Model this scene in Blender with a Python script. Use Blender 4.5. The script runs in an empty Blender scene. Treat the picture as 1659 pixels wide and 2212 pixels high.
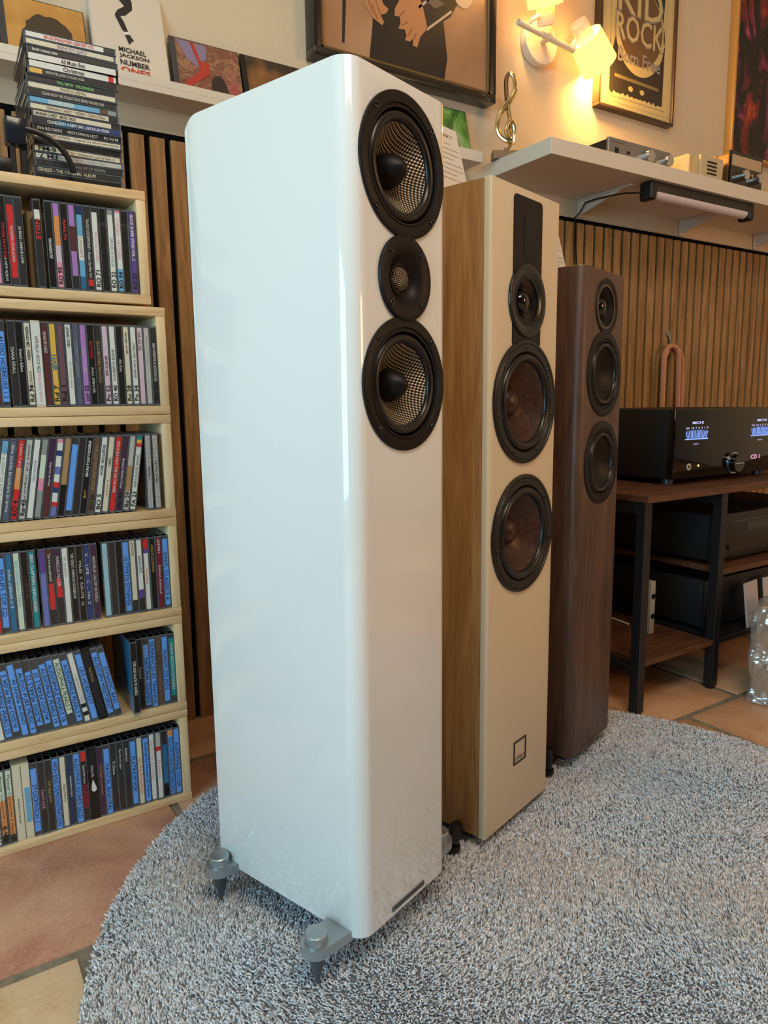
import bpy, bmesh, math, random
import numpy as np
from mathutils import Matrix, Vector
random.seed(7); rng = np.random.default_rng(7)
sc = bpy.context.scene
COL = sc.collection
PI = math.pi

# ------------------------------------------------------------------ camera, world, lights, exposure
def cam_matrix(yaw, pitch, roll, loc):
    cy, sy, cp, sp = math.cos(yaw), math.sin(yaw), math.cos(pitch), math.sin(pitch)
    f = Vector((sy*cp, cy*cp, -sp)); r = Vector((cy, -sy, 0)); u = r.cross(f)
    cr, sr = math.cos(roll), math.sin(roll)
    r2 = r*cr + u*sr; u2 = -r*sr + u*cr; b = -f
    return Matrix(((r2.x, u2.x, b.x, loc[0]), (r2.y, u2.y, b.y, loc[1]), (r2.z, u2.z, b.z, loc[2]), (0, 0, 0, 1)))
cd_ = bpy.data.cameras.new('camera'); cam = bpy.data.objects.new('camera', cd_); COL.objects.link(cam)
cd_.sensor_fit = 'HORIZONTAL'; cd_.sensor_width = 36.0; cd_.lens = 36.0*1548.45/1659.0
cd_.clip_start = 0.02
cam.matrix_world = cam_matrix(0.565159, 0.152604, -0.0117897, (0, 0, 0.690896))
sc.camera = cam

wd = bpy.data.worlds.new('world'); sc.world = wd; wd.use_nodes = True
bg = wd.node_tree.nodes['Background']; bg.inputs[0].default_value = (1.0, 0.76, 0.52, 1); bg.inputs[1].default_value = 0.07

def area(name, loc, target, sx, sy, power, col, spread=PI):
    l = bpy.data.lights.new(name, 'AREA'); l.shape = 'RECTANGLE'; l.size = sx; l.size_y = sy
    l.energy = power; l.color = col; l.spread = spread
    o = bpy.data.objects.new(name, l); COL.objects.link(o); o.location = loc
    d = Vector(target) - Vector(loc); o.rotation_euler = d.to_track_quat('-Z', 'Y').to_euler()
    return o
# daylight entering through the window in the left wall
area('window_left_offscreen', (-1.86, -0.36, 1.10), (0.6, -0.36, 0.95), 1.5, 1.5, 46, (0.43, 0.81, 1.0))
# warm ceiling lamp of the listening room, behind the camera
area('ceiling_lamp_offscreen', (0.25, -0.40, 2.44), (0.4, 0.2, 0.0), 1.0, 0.8, 25, (1.0, 0.84, 0.64))
area('standing_lamp_offscreen', (2.4, -1.2, 1.35), (1.0, 0.9, 0.7), 0.6, 0.6, 11, (1.0, 0.52, 0.22))

sc.view_settings.view_transform = 'Standard'; sc.view_settings.look = 'None'
sc.view_settings.gamma = 1.0; sc.view_settings.use_curve_mapping = False
sc.view_settings.exposure = 0.16
sc.cycles.use_denoising = True
sc.cycles.max_bounces = 8; sc.cycles.diffuse_bounces = 4; sc.cycles.glossy_bounces = 4
sc.cycles.transparent_max_bounces = 12; sc.cycles.caustics_reflective = False; sc.cycles.caustics_refractive = False
sc.cycles.sample_clamp_indirect = 4.0

# ------------------------------------------------------------------ colour and material helpers
def s2l(c):
    c = c/255.0
    return c/12.92 if c <= 0.04045 else ((c+0.055)/1.055)**2.4
def rgb(*c):
    return (s2l(c[0]), s2l(c[1]), s2l(c[2]), 1.0)
MATS = {}
def mat(name, col, rough=0.5, metal=0.0, coat=0.0, spec=0.5, emit=None, es=0.0, alpha=1.0, coat_rough=0.05):
    if name in MATS: return MATS[name]
    m = bpy.data.materials.new(name); m.use_nodes = True
    b = m.node_tree.nodes['Principled BSDF']
    b.inputs['Base Color'].default_value = col; b.inputs['Roughness'].default_value = rough
    b.inputs['Metallic'].default_value = metal; b.inputs['Coat Weight'].default_value = coat
    b.inputs['Coat Roughness'].default_value = coat_rough
    b.inputs['Specular IOR Level'].default_value = spec; b.inputs['Alpha'].default_value = alpha
    if emit: b.inputs['Emission Color'].default_value = emit; b.inputs['Emission Strength'].default_value = es
    MATS[name] = m
    return m
class NT:
    def __init__(s, m): s.t = m.node_tree; s.b = s.t.nodes['Principled BSDF']
    def n(s, typ, **kw):
        nd = s.t.nodes.new(typ)
        for k, v in kw.items():
            if k in nd.inputs: nd.inputs[k].default_value = v
            else: setattr(nd, k, v)
        return nd
    def l(s, a, b): s.t.links.new(a, b)
    def coords(s, scale=(1, 1, 1), rot=(0, 0, 0), kind='Object', loc=(0, 0, 0)):
        tc = s.n('ShaderNodeTexCoord'); mp = s.n('ShaderNodeMapping')
        mp.inputs['Scale'].default_value = scale; mp.inputs['Rotation'].default_value = rot; mp.inputs['Location'].default_value = loc
        s.l(tc.outputs[kind], mp.inputs[0]); return mp.outputs[0]
    def ramp(s, fac, stops):
        r = s.n('ShaderNodeValToRGB'); e = r.color_ramp.elements
        while len(e) < len(stops): e.new(0.5)
        for i, (p, c) in enumerate(stops): e[i].position = p; e[i].color = c
        s.l(fac, r.inputs[0]); return r.outputs[0]
    def noise(s, vec, scale, detail=4, rough=0.5, dist=0.0):
        nd = s.n('ShaderNodeTexNoise'); nd.inputs['Scale'].default_value = scale; nd.inputs['Detail'].default_value = detail
        nd.inputs['Roughness'].default_value = rough; nd.inputs['Distortion'].default_value = dist
        s.l(vec, nd.inputs['Vector']); return nd.outputs['Fac']
    def bump(s, h, strength=0.3, dist=0.001):
        nd = s.n('ShaderNodeBump'); nd.inputs['Strength'].default_value = strength; nd.inputs['Distance'].default_value = dist
        s.l(h, nd.inputs['Height']); s.l(nd.outputs[0], s.b.inputs['Normal']); return nd
    def rand(s):
        return s.n('ShaderNodeObjectInfo').outputs['Random']
    def add(s, a, b, op='ADD'):
        nd = s.n('ShaderNodeMath', operation=op)
        if isinstance(a, (int, float)): nd.inputs[0].default_value = a
        else: s.l(a, nd.inputs[0])
        if isinstance(b, (int, float)): nd.inputs[1].default_value = b
        else: s.l(b, nd.inputs[1])
        return nd.outputs[0]
def wood(name, dark, mid, light, grain='x', scale=1.0, rough=0.5, coat=0.0, jitter=True, contrast=1.0, bump=0.15):
    m = mat(name, mid, rough, coat=coat); t = NT(m)
    st = {'x': (1.2, 14, 14), 'z': (14, 14, 1.2), 'y': (14, 1.2, 14)}[grain]
    tc = t.n('ShaderNodeTexCoord'); mp = t.n('ShaderNodeMapping'); mp.inputs['Scale'].default_value = tuple(v*scale for v in st)
    if jitter:
        cx = t.n('ShaderNodeCombineXYZ'); r = t.rand()
        for i in range(3): t.l(t.add(r, 7.3+3*i, 'MULTIPLY'), cx.inputs[i])
        va = t.n('ShaderNodeVectorMath', operation='ADD'); t.l(tc.outputs['Object'], va.inputs[0]); t.l(cx.outputs[0], va.inputs[1]); t.l(va.outputs[0], mp.inputs[0])
    else: t.l(tc.outputs['Object'], mp.inputs[0])
    a = t.noise(mp.outputs[0], 3.0, 3, 0.5, 1.6)
    f = t.noise(mp.outputs[0], 22.0, 5, 0.65, 0.4)
    mix = t.add(t.add(a, 0.65, 'MULTIPLY'), t.add(f, 0.35, 'MULTIPLY'))
    c = t.ramp(mix, [(0.5-0.17/contrast, dark), (0.5, mid), (0.5+0.14/contrast, light)])
    t.l(c, t.b.inputs['Base Color']); t.bump(f, bump, 0.0004)
    return m

M_white_gloss = mat('white_gloss_lacquer', rgb(238, 240, 239), 0.12, coat=1.0)
M_black_satin = mat('black_satin', rgb(15, 14, 15), 0.46, spec=0.3)
M_black_rubber = mat('black_rubber', rgb(16, 16, 18), 0.30)
M_black_plastic = mat('black_plastic', rgb(16, 16, 17), 0.38)
M_black_gloss = mat('black_gloss', rgb(10, 10, 11), 0.08, coat=0.5)
M_black_metal = mat('black_powder_metal', rgb(24, 25, 28), 0.45)
M_silver = mat('satin_silver', rgb(165, 174, 178), 0.38, metal=0.75)
M_silver_dark = mat('dark_silver', rgb(98, 102, 108), 0.4, metal=0.7)
M_chrome = mat('chrome', rgb(225, 225, 225), 0.12, metal=1.0)
M_brass = mat('champagne_metal', rgb(226, 205, 160), 0.18, metal=1.0)
M_white_paint = mat('white_paint', rgb(230, 220, 204), 0.4)
M_white_lamp = mat('white_lamp_metal', rgb(238, 228, 210), 0.35)
M_felt = mat('black_felt', rgb(12, 12, 12), 0.95, spec=0.1)
M_beige = mat('beige_satin_lacquer', rgb(222, 205, 176), 0.38)
M_paper = mat('paper', rgb(228, 222, 214), 0.7)
M_ink = mat('ink', rgb(24, 24, 26), 0.6)
M_pine = wood('pine', rgb(206, 166, 114), rgb(236, 204, 156), rgb(244, 218, 176), 'x', 1.3, 0.5, contrast=0.75)
M_pine_v = wood('pine_upright', rgb(208, 170, 120), rgb(236, 206, 160), rgb(244, 220, 180), 'z', 1.3, 0.5, contrast=0.75)
M_slat = wood('oak_slat', rgb(128, 92, 52), rgb(168, 128, 80), rgb(190, 152, 102), 'z', 1.0, 0.55, contrast=0.9)
M_oak = wood('oak_veneer', rgb(128, 92, 50), rgb(164, 124, 76), rgb(184, 146, 94), 'z', 0.9, 0.45, jitter=False, contrast=0.85)
M_walnut = wood('dark_walnut', rgb(56, 38, 30), rgb(88, 64, 52), rgb(106, 78, 62), 'z', 1.0, 0.42, jitter=False, contrast=0.8)
M_rustic = wood('rustic_brown', rgb(56, 33, 20), rgb(92, 57, 36), rgb(118, 76, 50), 'x', 0.8, 0.5, contrast=0.7)

m = mat('plaster', rgb(226, 208, 180), 0.85); t = NT(m); v = t.coords()
t.bump(t.add(t.noise(v, 120, 4, 0.6), t.noise(v, 45, 3, 0.5)), 0.35, 0.002); M_plaster = m
m = mat('grout', rgb(132, 122, 104), 0.95); t = NT(m); v = t.coords()
t.l(t.ramp(t.noise(v, 60, 5), [(0.3, rgb(116, 106, 90)), (0.7, rgb(146, 136, 118))]), t.b.inputs['Base Color']); t.bump(t.noise(v, 300, 3), 0.4, 0.001); M_grout = m
def tilemat(name, c0, c1, c2):
    m = mat(name, c1, 0.42); t = NT(m)
    tc = t.n('ShaderNodeTexCoord'); r = t.rand(); cx = t.n('ShaderNodeCombineXYZ'); t.l(t.add(r, 31.0, 'MULTIPLY'), cx.inputs[0]); t.l(t.add(r, 17.0, 'MULTIPLY'), cx.inputs[1])
    va = t.n('ShaderNodeVectorMath', operation='ADD'); t.l(tc.outputs['Object'], va.inputs[0]); t.l(cx.outputs[0], va.inputs[1])
    n1 = t.noise(va.outputs[0], 7, 5, 0.6, 0.6); n2 = t.noise(va.outputs[0], 190, 4, 0.7)
    f = t.add(t.add(n1, 0.64, 'MULTIPLY'), t.add(n2, 0.36, 'MULTIPLY'))
    t.l(t.ramp(f, [(0.36, c0), (0.5, c1), (0.64, c2)]), t.b.inputs['Base Color']); t.bump(n2, 0.4, 0.0010)
    return m
M_tiles = [tilemat('terracotta_pink', rgb(164, 114, 94), rgb(196, 148, 122), rgb(212, 170, 140)),
           tilemat('terracotta_orange', rgb(180, 132, 98), rgb(208, 160, 122), rgb(222, 180, 142)),
           tilemat('terracotta_ochre', rgb(186, 150, 114), rgb(226, 198, 160), rgb(238, 216, 184))]
# woven fibre cone
def weave(name, light, dark, pitch, ang):
    m = mat(name, light, 0.32, metal=0.55); t = NT(m)
    v = t.coords((1, 1, 1), (0, ang, 0))
    sp = t.n('ShaderNodeSeparateXYZ'); t.l(v, sp.inputs[0])
    k = 2*PI/pitch
    sx = t.add(t.add(sp.outputs[0], k, 'MULTIPLY'), 0, 'SINE'); sz = t.add(t.add(sp.outputs[2], k, 'MULTIPLY'), 0, 'SINE')
    p = t.add(sx, sz, 'MULTIPLY'); h = t.add(t.add(p, 0.5, 'MULTIPLY'), 0.5)
    c = t.ramp(h, [(0.46, dark), (0.72, light)]); t.l(c, t.b.inputs['Base Color'])
    t.bump(h, 1.0, 0.0012); return m
M_weave = weave('woven_fibre_cone', rgb(206, 186, 158), rgb(26, 23, 21), 0.0046, 0.5)
M_weave2 = weave('woven_fibre_dome', rgb(206, 186, 158), rgb(26, 23, 21), 0.0026, 0.5)
M_browncone = mat('reddish_brown_cone', rgb(58, 34, 26), 0.38)
NTb = NT(M_browncone); NTb.l(NTb.ramp(NTb.noise(NTb.coords(), 160, 5, 0.7), [(0.35, rgb(40, 24, 20)), (0.65, rgb(78, 46, 36))]), NTb.b.inputs['Base Color'])

# ------------------------------------------------------------------ geometry helpers
class B:
    def __init__(s): s.bm = bmesh.new(); s.mi = 0
    def _tag(s, faces):
        for f in faces: f.material_index = s.mi
    def box(s, x0, x1, y0, y1, z0, z1, bev=0.0, seg=2, mat=None):
        vs = [s.bm.verts.new((x, y, z)) for x in (x0, x1) for y in (y0, y1) for z in (z0, z1)]
        q = [(0, 1, 3, 2), (4, 6, 7, 5), (0, 4, 5, 1), (2, 3, 7, 6), (0, 2, 6, 4), (1, 5, 7, 3)]
        fs = [s.bm.faces.new([vs[i] for i in f]) for f in q]; s._tag(fs)
        if bev > 0:
            es = list({e for f in fs for e in f.edges})
            r = bmesh.ops.bevel(s.bm, geom=es, offset=bev, segments=seg, profile=0.5, affect='EDGES')
            s._tag(r['faces'])
        return s
    def poly(s, pts):
        f = s.bm.faces.new([s.bm.verts.new(p) for p in pts]); s._tag([f]); return s
    def prism(s, ptsA, off):
        off = Vector(off); a = [s.bm.verts.new(p) for p in ptsA]; b = [s.bm.verts.new(Vector(p)+off) for p in ptsA]
        n = len(a); fs = [s.bm.faces.new(a), s.bm.faces.new(b[::-1])]
        for i in range(n): fs.append(s.bm.faces.new((a[i], b[i], b[(i+1) % n], a[(i+1) % n])))
        s._tag(fs); return s
    def lathe(s, prof, c=(0, 0, 0), axis=(0, -1, 0), n=48, cap=False):
        ax = Vector(axis).normalized(); up = Vector((0, 0, 1)) if abs(ax.z) < 0.9 else Vector((1, 0, 0))
        u = ax.cross(up).normalized(); w = ax.cross(u); c = Vector(c); rings = []
        for r, h in prof:
            if r < 1e-6: rings.append([s.bm.verts.new(c+ax*h)])
            else: rings.append([s.bm.verts.new(c+ax*h+(u*math.cos(2*PI*i/n)+w*math.sin(2*PI*i/n))*r) for i in range(n)])
        for a, b in zip(rings[:-1], rings[1:]):
            for i in range(n):
                j = (i+1) % n
                if len(a) == 1 and len(b) == 1: continue
                if len(a) == 1: f = (a[0], b[i], b[j])
                elif len(b) == 1: f = (a[i], b[0], a[j])
                else: f = (a[i], b[i], b[j], a[j])
                s._tag([s.bm.faces.new(f)])
        return s
    def cyl(s, c, axis, r, h, n=24, r2=None, bev=0.0):
        r2 = r if r2 is None else r2
        if bev: pr = [(0, 0), (r-bev, 0), (r, bev), (r2, h-bev), (r2-bev, h), (0, h)]
        else: pr = [(0, 0), (r, 0), (r2, h), (0, h)]
        return s.lathe(pr, c, axis, n)
    def tube(s, pts, r, n=8, closed=False, flat=None):
        P = [Vector(p) for p in pts]; m_ = len(P); rings = []; prev = None
        for i in range(m_):
            a = P[(i-1) % m_] if (closed or i > 0) else P[i]; b = P[(i+1) % m_] if (closed or i < m_-1) else P[i]
            tg = (b-a).normalized()
            if prev is None:
                ref = Vector((0, 1, 0)) if abs(tg.y) < 0.9 else Vector((1, 0, 0)); u = tg.cross(ref).normalized()
            else:
                u = (prev-tg*prev.dot(tg)).normalized()
            prev = u; w = tg.cross(u)
            rr = r[i] if isinstance(r, (list, tuple)) else r
            fy = flat or 1.0
            rings.append([s.bm.verts.new(P[i]+(u*math.cos(2*PI*k/n)+w*math.sin(2*PI*k/n)*fy)*rr) for k in range(n)])
        for i in range(m_ if closed else m_-1):
            a, b = rings[i], rings[(i+1) % m_]
            for k in range(n): s._tag([s.bm.faces.new((a[k], a[(k+1) % n], b[(k+1) % n], b[k]))])
        if not closed: s._tag([s.bm.faces.new(rings[0][::-1]), s.bm.faces.new(rings[-1])])
        return s
    def rprism(s, x0, x1, y0, y1, z0, z1, r, b=0.0012, n=8, rb=None, rear_round=0.0):
        rb = r if rb is None else rb
        zt = (z0+z1)/2
        def dz(y, z):      # rounded rear top edge
            q = y-(y1-rear_round)
            return -(rear_round-math.sqrt(max(rear_round**2-min(q, rear_round*0.999)**2, 0))) if (rear_round and z > zt and q > 0) else 0.0
        m_ex = 9 if rear_round else 0
        def ring(ins, z):
            out = []
            def add(x, y): out.append(s.bm.verts.new((x, y, z+dz(y, z))))
            ex = [y1-rear_round+(rear_round-rb)*k/m_ex for k in range(m_ex)]
            for ci, (cx, cy, a0, rr) in enumerate(((x1-r, y0+r, -PI/2, r), (x1-rb, y1-rb, 0, rb), (x0+rb, y1-rb, PI/2, rb), (x0+r, y0+r, PI, r))):
                for k in range(n+1):
                    a = a0+PI/2*k/n; q = max(rr-ins, 1e-5); add(cx+q*math.cos(a), cy+q*math.sin(a))
                if ci == 0:
                    for y in ex: add(x1-ins, y)
                if ci == 2:
                    for y in ex[::-1]: add(x0+ins, y)
            return out
        R = [ring(b, z0), ring(b*0.3, z0+b*0.3), ring(0, z0+b), ring(0, z1-b), ring(b*0.3, z1-b*0.3), ring(b, z1)]
        for p, q in zip(R[:-1], R[1:]):
            m_ = len(p)
            for i in range(m_): s._tag([s.bm.faces.new((p[i], p[(i+1) % m_], q[(i+1) % m_], q[i]))])
        s._tag([s.bm.faces.new(R[0][::-1])])
        T = R[-1]; hl = 2*n+2+m_ex; rt = T[:hl]; lf = T[hl:][::-1]
        if rear_round:
            for i in range(hl-1): s._tag([s.bm.faces.new((rt[i], rt[i+1], lf[i+1], lf[i]))])
        else: s._tag([s.bm.faces.new(T)])
        return s
    def obj(s, name, mats, parent=None, smooth=True, ang=35, loc=None):
        bmesh.ops.recalc_face_normals(s.bm, faces=s.bm.faces)
        me = bpy.data.meshes.new(name); s.bm.to_mesh(me); s.bm.free()
        for m_ in (mats if isinstance(mats, (list, tuple)) else [mats]): me.materials.append(m_)
        if smooth:
            me.shade_smooth(); me.set_sharp_from_angle(angle=math.radians(ang))
        o = bpy.data.objects.new(name, me); COL.objects.link(o); o.parent = parent
        if loc: o.location = loc
        return o
def tag(o, label, cat, group=None):
    o['label'] = label; o['category'] = cat
    if group: o['group'] = group
    return o
def struct(o):
    o['kind'] = 'structure'; return o
def empty(name, loc=(0, 0, 0), rz=0.0):
    o = bpy.data.objects.new(name, None); COL.objects.link(o); o.location = loc; o.rotation_euler = (0, 0, rz)
    o.empty_display_size = 0.05; return o
TXT_CACHE = {}
def text_mesh(body, bold=False):
    k = (body, bold)
    if k in TXT_CACHE: return TXT_CACHE[k]
    cu = bpy.data.curves.new('txt', 'FONT'); cu.body = body; cu.resolution_u = 2; cu.size = 1.0
    if bold: cu.offset = 0.02
    ob = bpy.data.objects.new('txt', cu); COL.objects.link(ob)
    dg = bpy.context.evaluated_depsgraph_get(); dg.update()
    me = bpy.data.meshes.new_from_object(ob.evaluated_get(dg))
    bpy.data.objects.remove(ob); bpy.data.curves.remove(cu)
    TXT_CACHE[k] = me
    return me
def text(body, parent, m_, origin, xdir, ydir, length, height, bold=False, name='lettering', anchor=0.5, keep=False):
    """flat lettering: starts (anchor 0) or is centred (0.5) at origin, runs along xdir, letters stand along ydir"""
    src = text_mesh(body, bold)
    co = np.empty(len(src.vertices)*3); src.vertices.foreach_get('co', co); co = co.reshape(-1, 3)
    if len(co) == 0: return None
    mn, mx = co.min(0), co.max(0); w, h = max(mx[0]-mn[0], 1e-4), max(mx[1]-mn[1], 1e-4)
    sx, sy = length/w, height/h
    if keep: sx = sy = min(sx, sy)
    X, Y = Vector(xdir).normalized(), Vector(ydir).normalized(); O = Vector(origin)
    u = (co[:, 0]-mn[0]-w*anchor)*sx; v = (co[:, 1]-mn[1]-h*0.5)*sy
    new = np.array(O)[None]+u[:, None]*np.array(X)[None]+v[:, None]*np.array(Y)[None]
    me = src.copy(); me.vertices.foreach_set('co', new.ravel()); me.update(); me.materials.clear(); me.materials.append(m_)
    o = bpy.data.objects.new(name, me); COL.objects.link(o); o.parent = parent; return o

# ------------------------------------------------------------------ room shell
XL, XR, YW, YF, ZC = -1.9, 3.3, 1.515, -1.7, 2.5
floor = struct(B().box(XL, XR, YF, YW, -0.05, -0.0025).obj('floor', M_grout, smooth=False))
tile_meshes = []
for tm in M_tiles:
    o = B().box(-0.2, 0.2, -0.2, 0.2, -0.006, 0.0, 0.0022, 2).obj('tile', tm); tile_meshes.append(o.data); bpy.data.objects.remove(o)
L_T = 0.415
for r in range(-6, 2):
    yc = 0.905+L_T*(r+0.5)
    if yc-0.2 > YW: continue
    x0 = 0.307 if r % 2 == 0 else 0.109
    for k in range(-6, 9):
        xc = x0+L_T*(k+0.5)
        if xc-0.2 < XL or xc+0.2 > XR: continue
        kind = random.choice([0, 1, 1, 2, 0])
        if r == -1 and k == -1: kind = 2
        elif r == -1 and k == 0: kind = 0
        elif r == 0 and k <= 0: kind = 0
        elif r == 0: kind = 1
        elif r == -1 and k > 0: kind = 1
        o = bpy.data.objects.new('tile', tile_meshes[kind]); COL.objects.link(o); o.parent = floor; o.location = (xc, yc, 0)
        o.rotation_euler = (0, 0, random.choice([0, PI/2, PI, -PI/2]))
wall_back = struct(B().box(XL, XR, YW, YW+0.1, -0.05, ZC).obj('wall_back', M_plaster, smooth=False))
struct(B().box(XL, XR, YF, YW+0.1, ZC, ZC+0.08).obj('ceiling', M_white_paint, smooth=False))
struct(B().box(XR, XR+0.1, YF, YW+0.1, -0.05, ZC).obj('wall_right', M_plaster, smooth=False))
w = B()
WY0, WY1, WZ0, WZ1 = -1.16, 0.44, 0.30, 1.95
w.box(XL-0.1, XL, YF, WY0, -0.05, ZC); w.box(XL-0.1, XL, WY1, YW+0.1, -0.05, ZC)
w.box(XL-0.1, XL, WY0, WY1, -0.05, WZ0); w.box(XL-0.1, XL, WY0, WY1, WZ1, ZC)
struct(w.obj('wall_left', M_plaster, smooth=False))
win = struct(B().box(XL-0.08, XL-0.02, WY0, WY0+0.05, WZ0, WZ1).box(XL-0.08, XL-0.02, WY1-0.05, WY1, WZ0, WZ1).box(XL-0.08, XL-0.02, WY0+0.05, WY1-0.05, WZ0, WZ0+0.05).box(XL-0.08, XL-0.02, WY0+0.05, WY1-0.05, WZ1-0.05, WZ1).obj('window_1', M_white_paint, smooth=False))
# oak slat cladding on the back wall
def cladding(x0, x1, phase, top, width, pitch=0.04):
    B().box(x0, x1, 1.506, YW, 0.0, top).obj('felt_backing', M_felt, wall_back, smooth=False)
    me = None
    k0 = math.ceil((x0-phase)/pitch)
    for k in range(k0, int((x1-phase)/pitch)):
        xc = phase+pitch*(k+0.5)
        if xc-width/2 < x0 or xc+width/2 > x1: continue
        if me is None:
            o = B().box(-width/2, width/2, 1.495, 1.5062, 0.0, top-0.014, 0.0006, 1).obj('slat', M_slat, wall_back); me = o.data
        else:
            o = bpy.data.objects.new('slat', me); COL.objects.link(o); o.parent = wall_back
        o.location = (xc, 0, 0)
cladding(-0.45, 0.98, 0.374, 1.22, 0.0285)
cladding(0.985, 3.25, 1.5585, 1.198, 0.0295)

# ------------------------------------------------------------------ round rug
RC, RR = (0.707, 0.632), 0.64
m = mat('rug_pile', rgb(150, 152, 158), 0.6); t = NT(m)
at = t.n('ShaderNodeAttribute', attribute_name='yarn_tone')
t.l(t.ramp(at.outputs['Fac'], [(0.0, rgb(130, 132, 138)), (0.32, rgb(188, 191, 198)), (0.6, rgb(226, 229, 236)), (1.0, rgb(248, 250, 255))]), t.b.inputs['Base Color'])
t.b.inputs['Sheen Weight'].default_value = 0.3
M_pile = m
rug = tag(B().lathe([(0, 0.0), (RR-0.004, 0.0), (RR, 0.002), (RR, 0.003), (RR-0.003, 0.004), (0, 0.004)], (0, 0, 0.0), (0, 0, 1), 128).obj('rug', mat('rug_base', rgb(120, 121, 126), 0.95)),
          'round grey shaggy rug under the three tower speakers', 'rug')
rug.location = (RC[0], RC[1], 0.0002)
def pile(n):
    r = RR*np.sqrt(rng.random(n))*1.0; a = rng.random(n)*2*PI
    px, py = r*np.cos(a), r*np.sin(a)
    # slow drift of the pile's lay
    fx = np.sin(7*px+2.1*np.sin(5*py)+1.3)+0.8*np.sin(13*py-9*px+0.5)+0.5*np.sin(23*px+17*py)
    fy = np.sin(6*py+1.7*np.sin(8*px+0.4))+0.8*np.sin(11*px+12*py+2.0)+0.5*np.sin(21*py-19*px)
    h = 0.0052+0.0024*rng.random(n)
    lx = 0.0022*fx+rng.normal(0, 0.0022, n); ly = 0.0022*fy+rng.normal(0, 0.0022, n)
    edge = np.clip((r/RR-0.985)/0.015, 0, 1); lx += edge*0.002*np.cos(a); ly += edge*0.002*np.sin(a)
    w_ = 0.0011+0.0006*rng.random(n); th = rng.random(n)*2*PI
    V = np.zeros((n, 7, 3))
    for k in range(3):
        ca, sa = np.cos(th+k*2*PI/3), np.sin(th+k*2*PI/3)
        V[:, k] = np.stack([px+ca*w_*0.8, py+sa*w_*0.8, np.full(n, 0.0036)], 1)
        V[:, 3+k] = np.stack([px+lx*0.55+ca*w_, py+ly*0.55+sa*w_, 0.0036+h*0.62], 1)
    V[:, 6] = np.stack([px+lx, py+ly, 0.0036+h], 1)
    F = np.array([[0, 1, 4, 3], [1, 2, 5, 4], [2, 0, 3, 5]]); T = np.array([[3, 4, 6], [4, 5, 6], [5, 3, 6]])
    base = (np.arange(n)*7)[:, None, None]
    quads = (F[None]+base).reshape(-1, 4); tris = (T[None]+base).reshape(-1, 3)
    nq, nt = len(quads), len(tris)
    me = bpy.data.meshes.new('pile'); me.vertices.add(n*7); me.vertices.foreach_set('co', V.ravel().astype(np.float32))
    me.loops.add(nq*4+nt*3); me.loops.foreach_set('vertex_index', np.concatenate([quads.ravel(), tris.ravel()]).astype(np.int32))
    me.polygons.add(nq+nt); st = np.concatenate([np.arange(nq)*4, nq*4+np.arange(nt)*3]).astype(np.int32)
    me.polygons.foreach_set('loop_start', st); me.update(calc_edges=True)
    sh = np.clip(0.5+0.24*rng.normal(size=n), 0, 1)     # melange yarn: every tuft its own tone
    at = me.attributes.new('yarn_tone', 'FLOAT', 'POINT'); at.data.foreach_set('value', np.repeat(sh, 7).astype(np.float32))
    me.materials.append(M_pile); me.shade_smooth()
    o = bpy.data.objects.new('pile', me); COL.objects.link(o); o.parent = rug; o['kind'] = 'stuff'; return o
pile(190000)

# ------------------------------------------------------------------ loudspeakers
def carve(o, holes):
    """cut round driver openings (x, z, radius) into the front of a cabinet"""
    cut = B()
    for (x, z, r) in holes: cut.lathe([(0, -0.055), (r, -0.055), (r, 0.02), (0, 0.02)], (x, 0, z), (0, -1, 0), 56)
    c = cut.obj('cutter', M_black_satin, None, smooth=False); c.parent = o.parent
    md = o.modifiers.new('cut', 'BOOLEAN'); md.object = c; md.operation = 'DIFFERENCE'; md.solver = 'EXACT'
    try: md.material_mode = 'TRANSFER'
    except Exception: pass
    dg = bpy.context.evaluated_depsgraph_get(); dg.update()
    me = bpy.data.meshes.new_from_object(o.evaluated_get(dg)); o.modifiers.clear(); old = o.data; o.data = me; me.name = old.name
    me.shade_smooth(); me.set_sharp_from_angle(angle=math.radians(30))
    bpy.data.objects.remove(c)
def arc(r0, r1, d0, hgt, n=10):
    return [(r0+(r1-r0)*(1-math.cos(PI*k/n))/2, d0+hgt*math.sin(PI*k/n)) for k in range(n+1)]
SCREW = None
def screws(parent, cx, cz, rad, n, a0, d):
    global SCREW
    for k in range(n):
        a = a0+2*PI*k/n
        if SCREW is None:
            o = B().lathe([(0.0036, 0), (0.0036, 0.0007), (0.0028, 0.0011), (0.0018, 0.0011), (0.0017, 0.0001), (0, 0.0001)], (0, 0, 0), (0, -1, 0), 14).obj('screw', M_black_gloss, parent); SCREW = o.data
        else:
            o = bpy.data.objects.new('screw', SCREW); COL.objects.link(o); o.parent = parent
        o.location = (cx+rad*math.cos(a), -d, cz+rad*math.sin(a))
def rot_about_z(o): return o

def place_speaker(name, label, x, y, th, W, D):
    # root Empty stands on the floor under the middle of the cabinet; parts use a frame whose origin is the front left base corner
    c, s = math.cos(th), math.sin(th)
    px, py = x+c*W/2-s*D/2, y+s*W/2+c*D/2
    r = empty(name, (px, py, 0), th); tag(r, label, 'speaker'); return r
def shift(root, W, D):
    for o in list(root.children):
        o.location = Vector(o.location)+Vector((-W/2, -D/2, 0))

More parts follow.
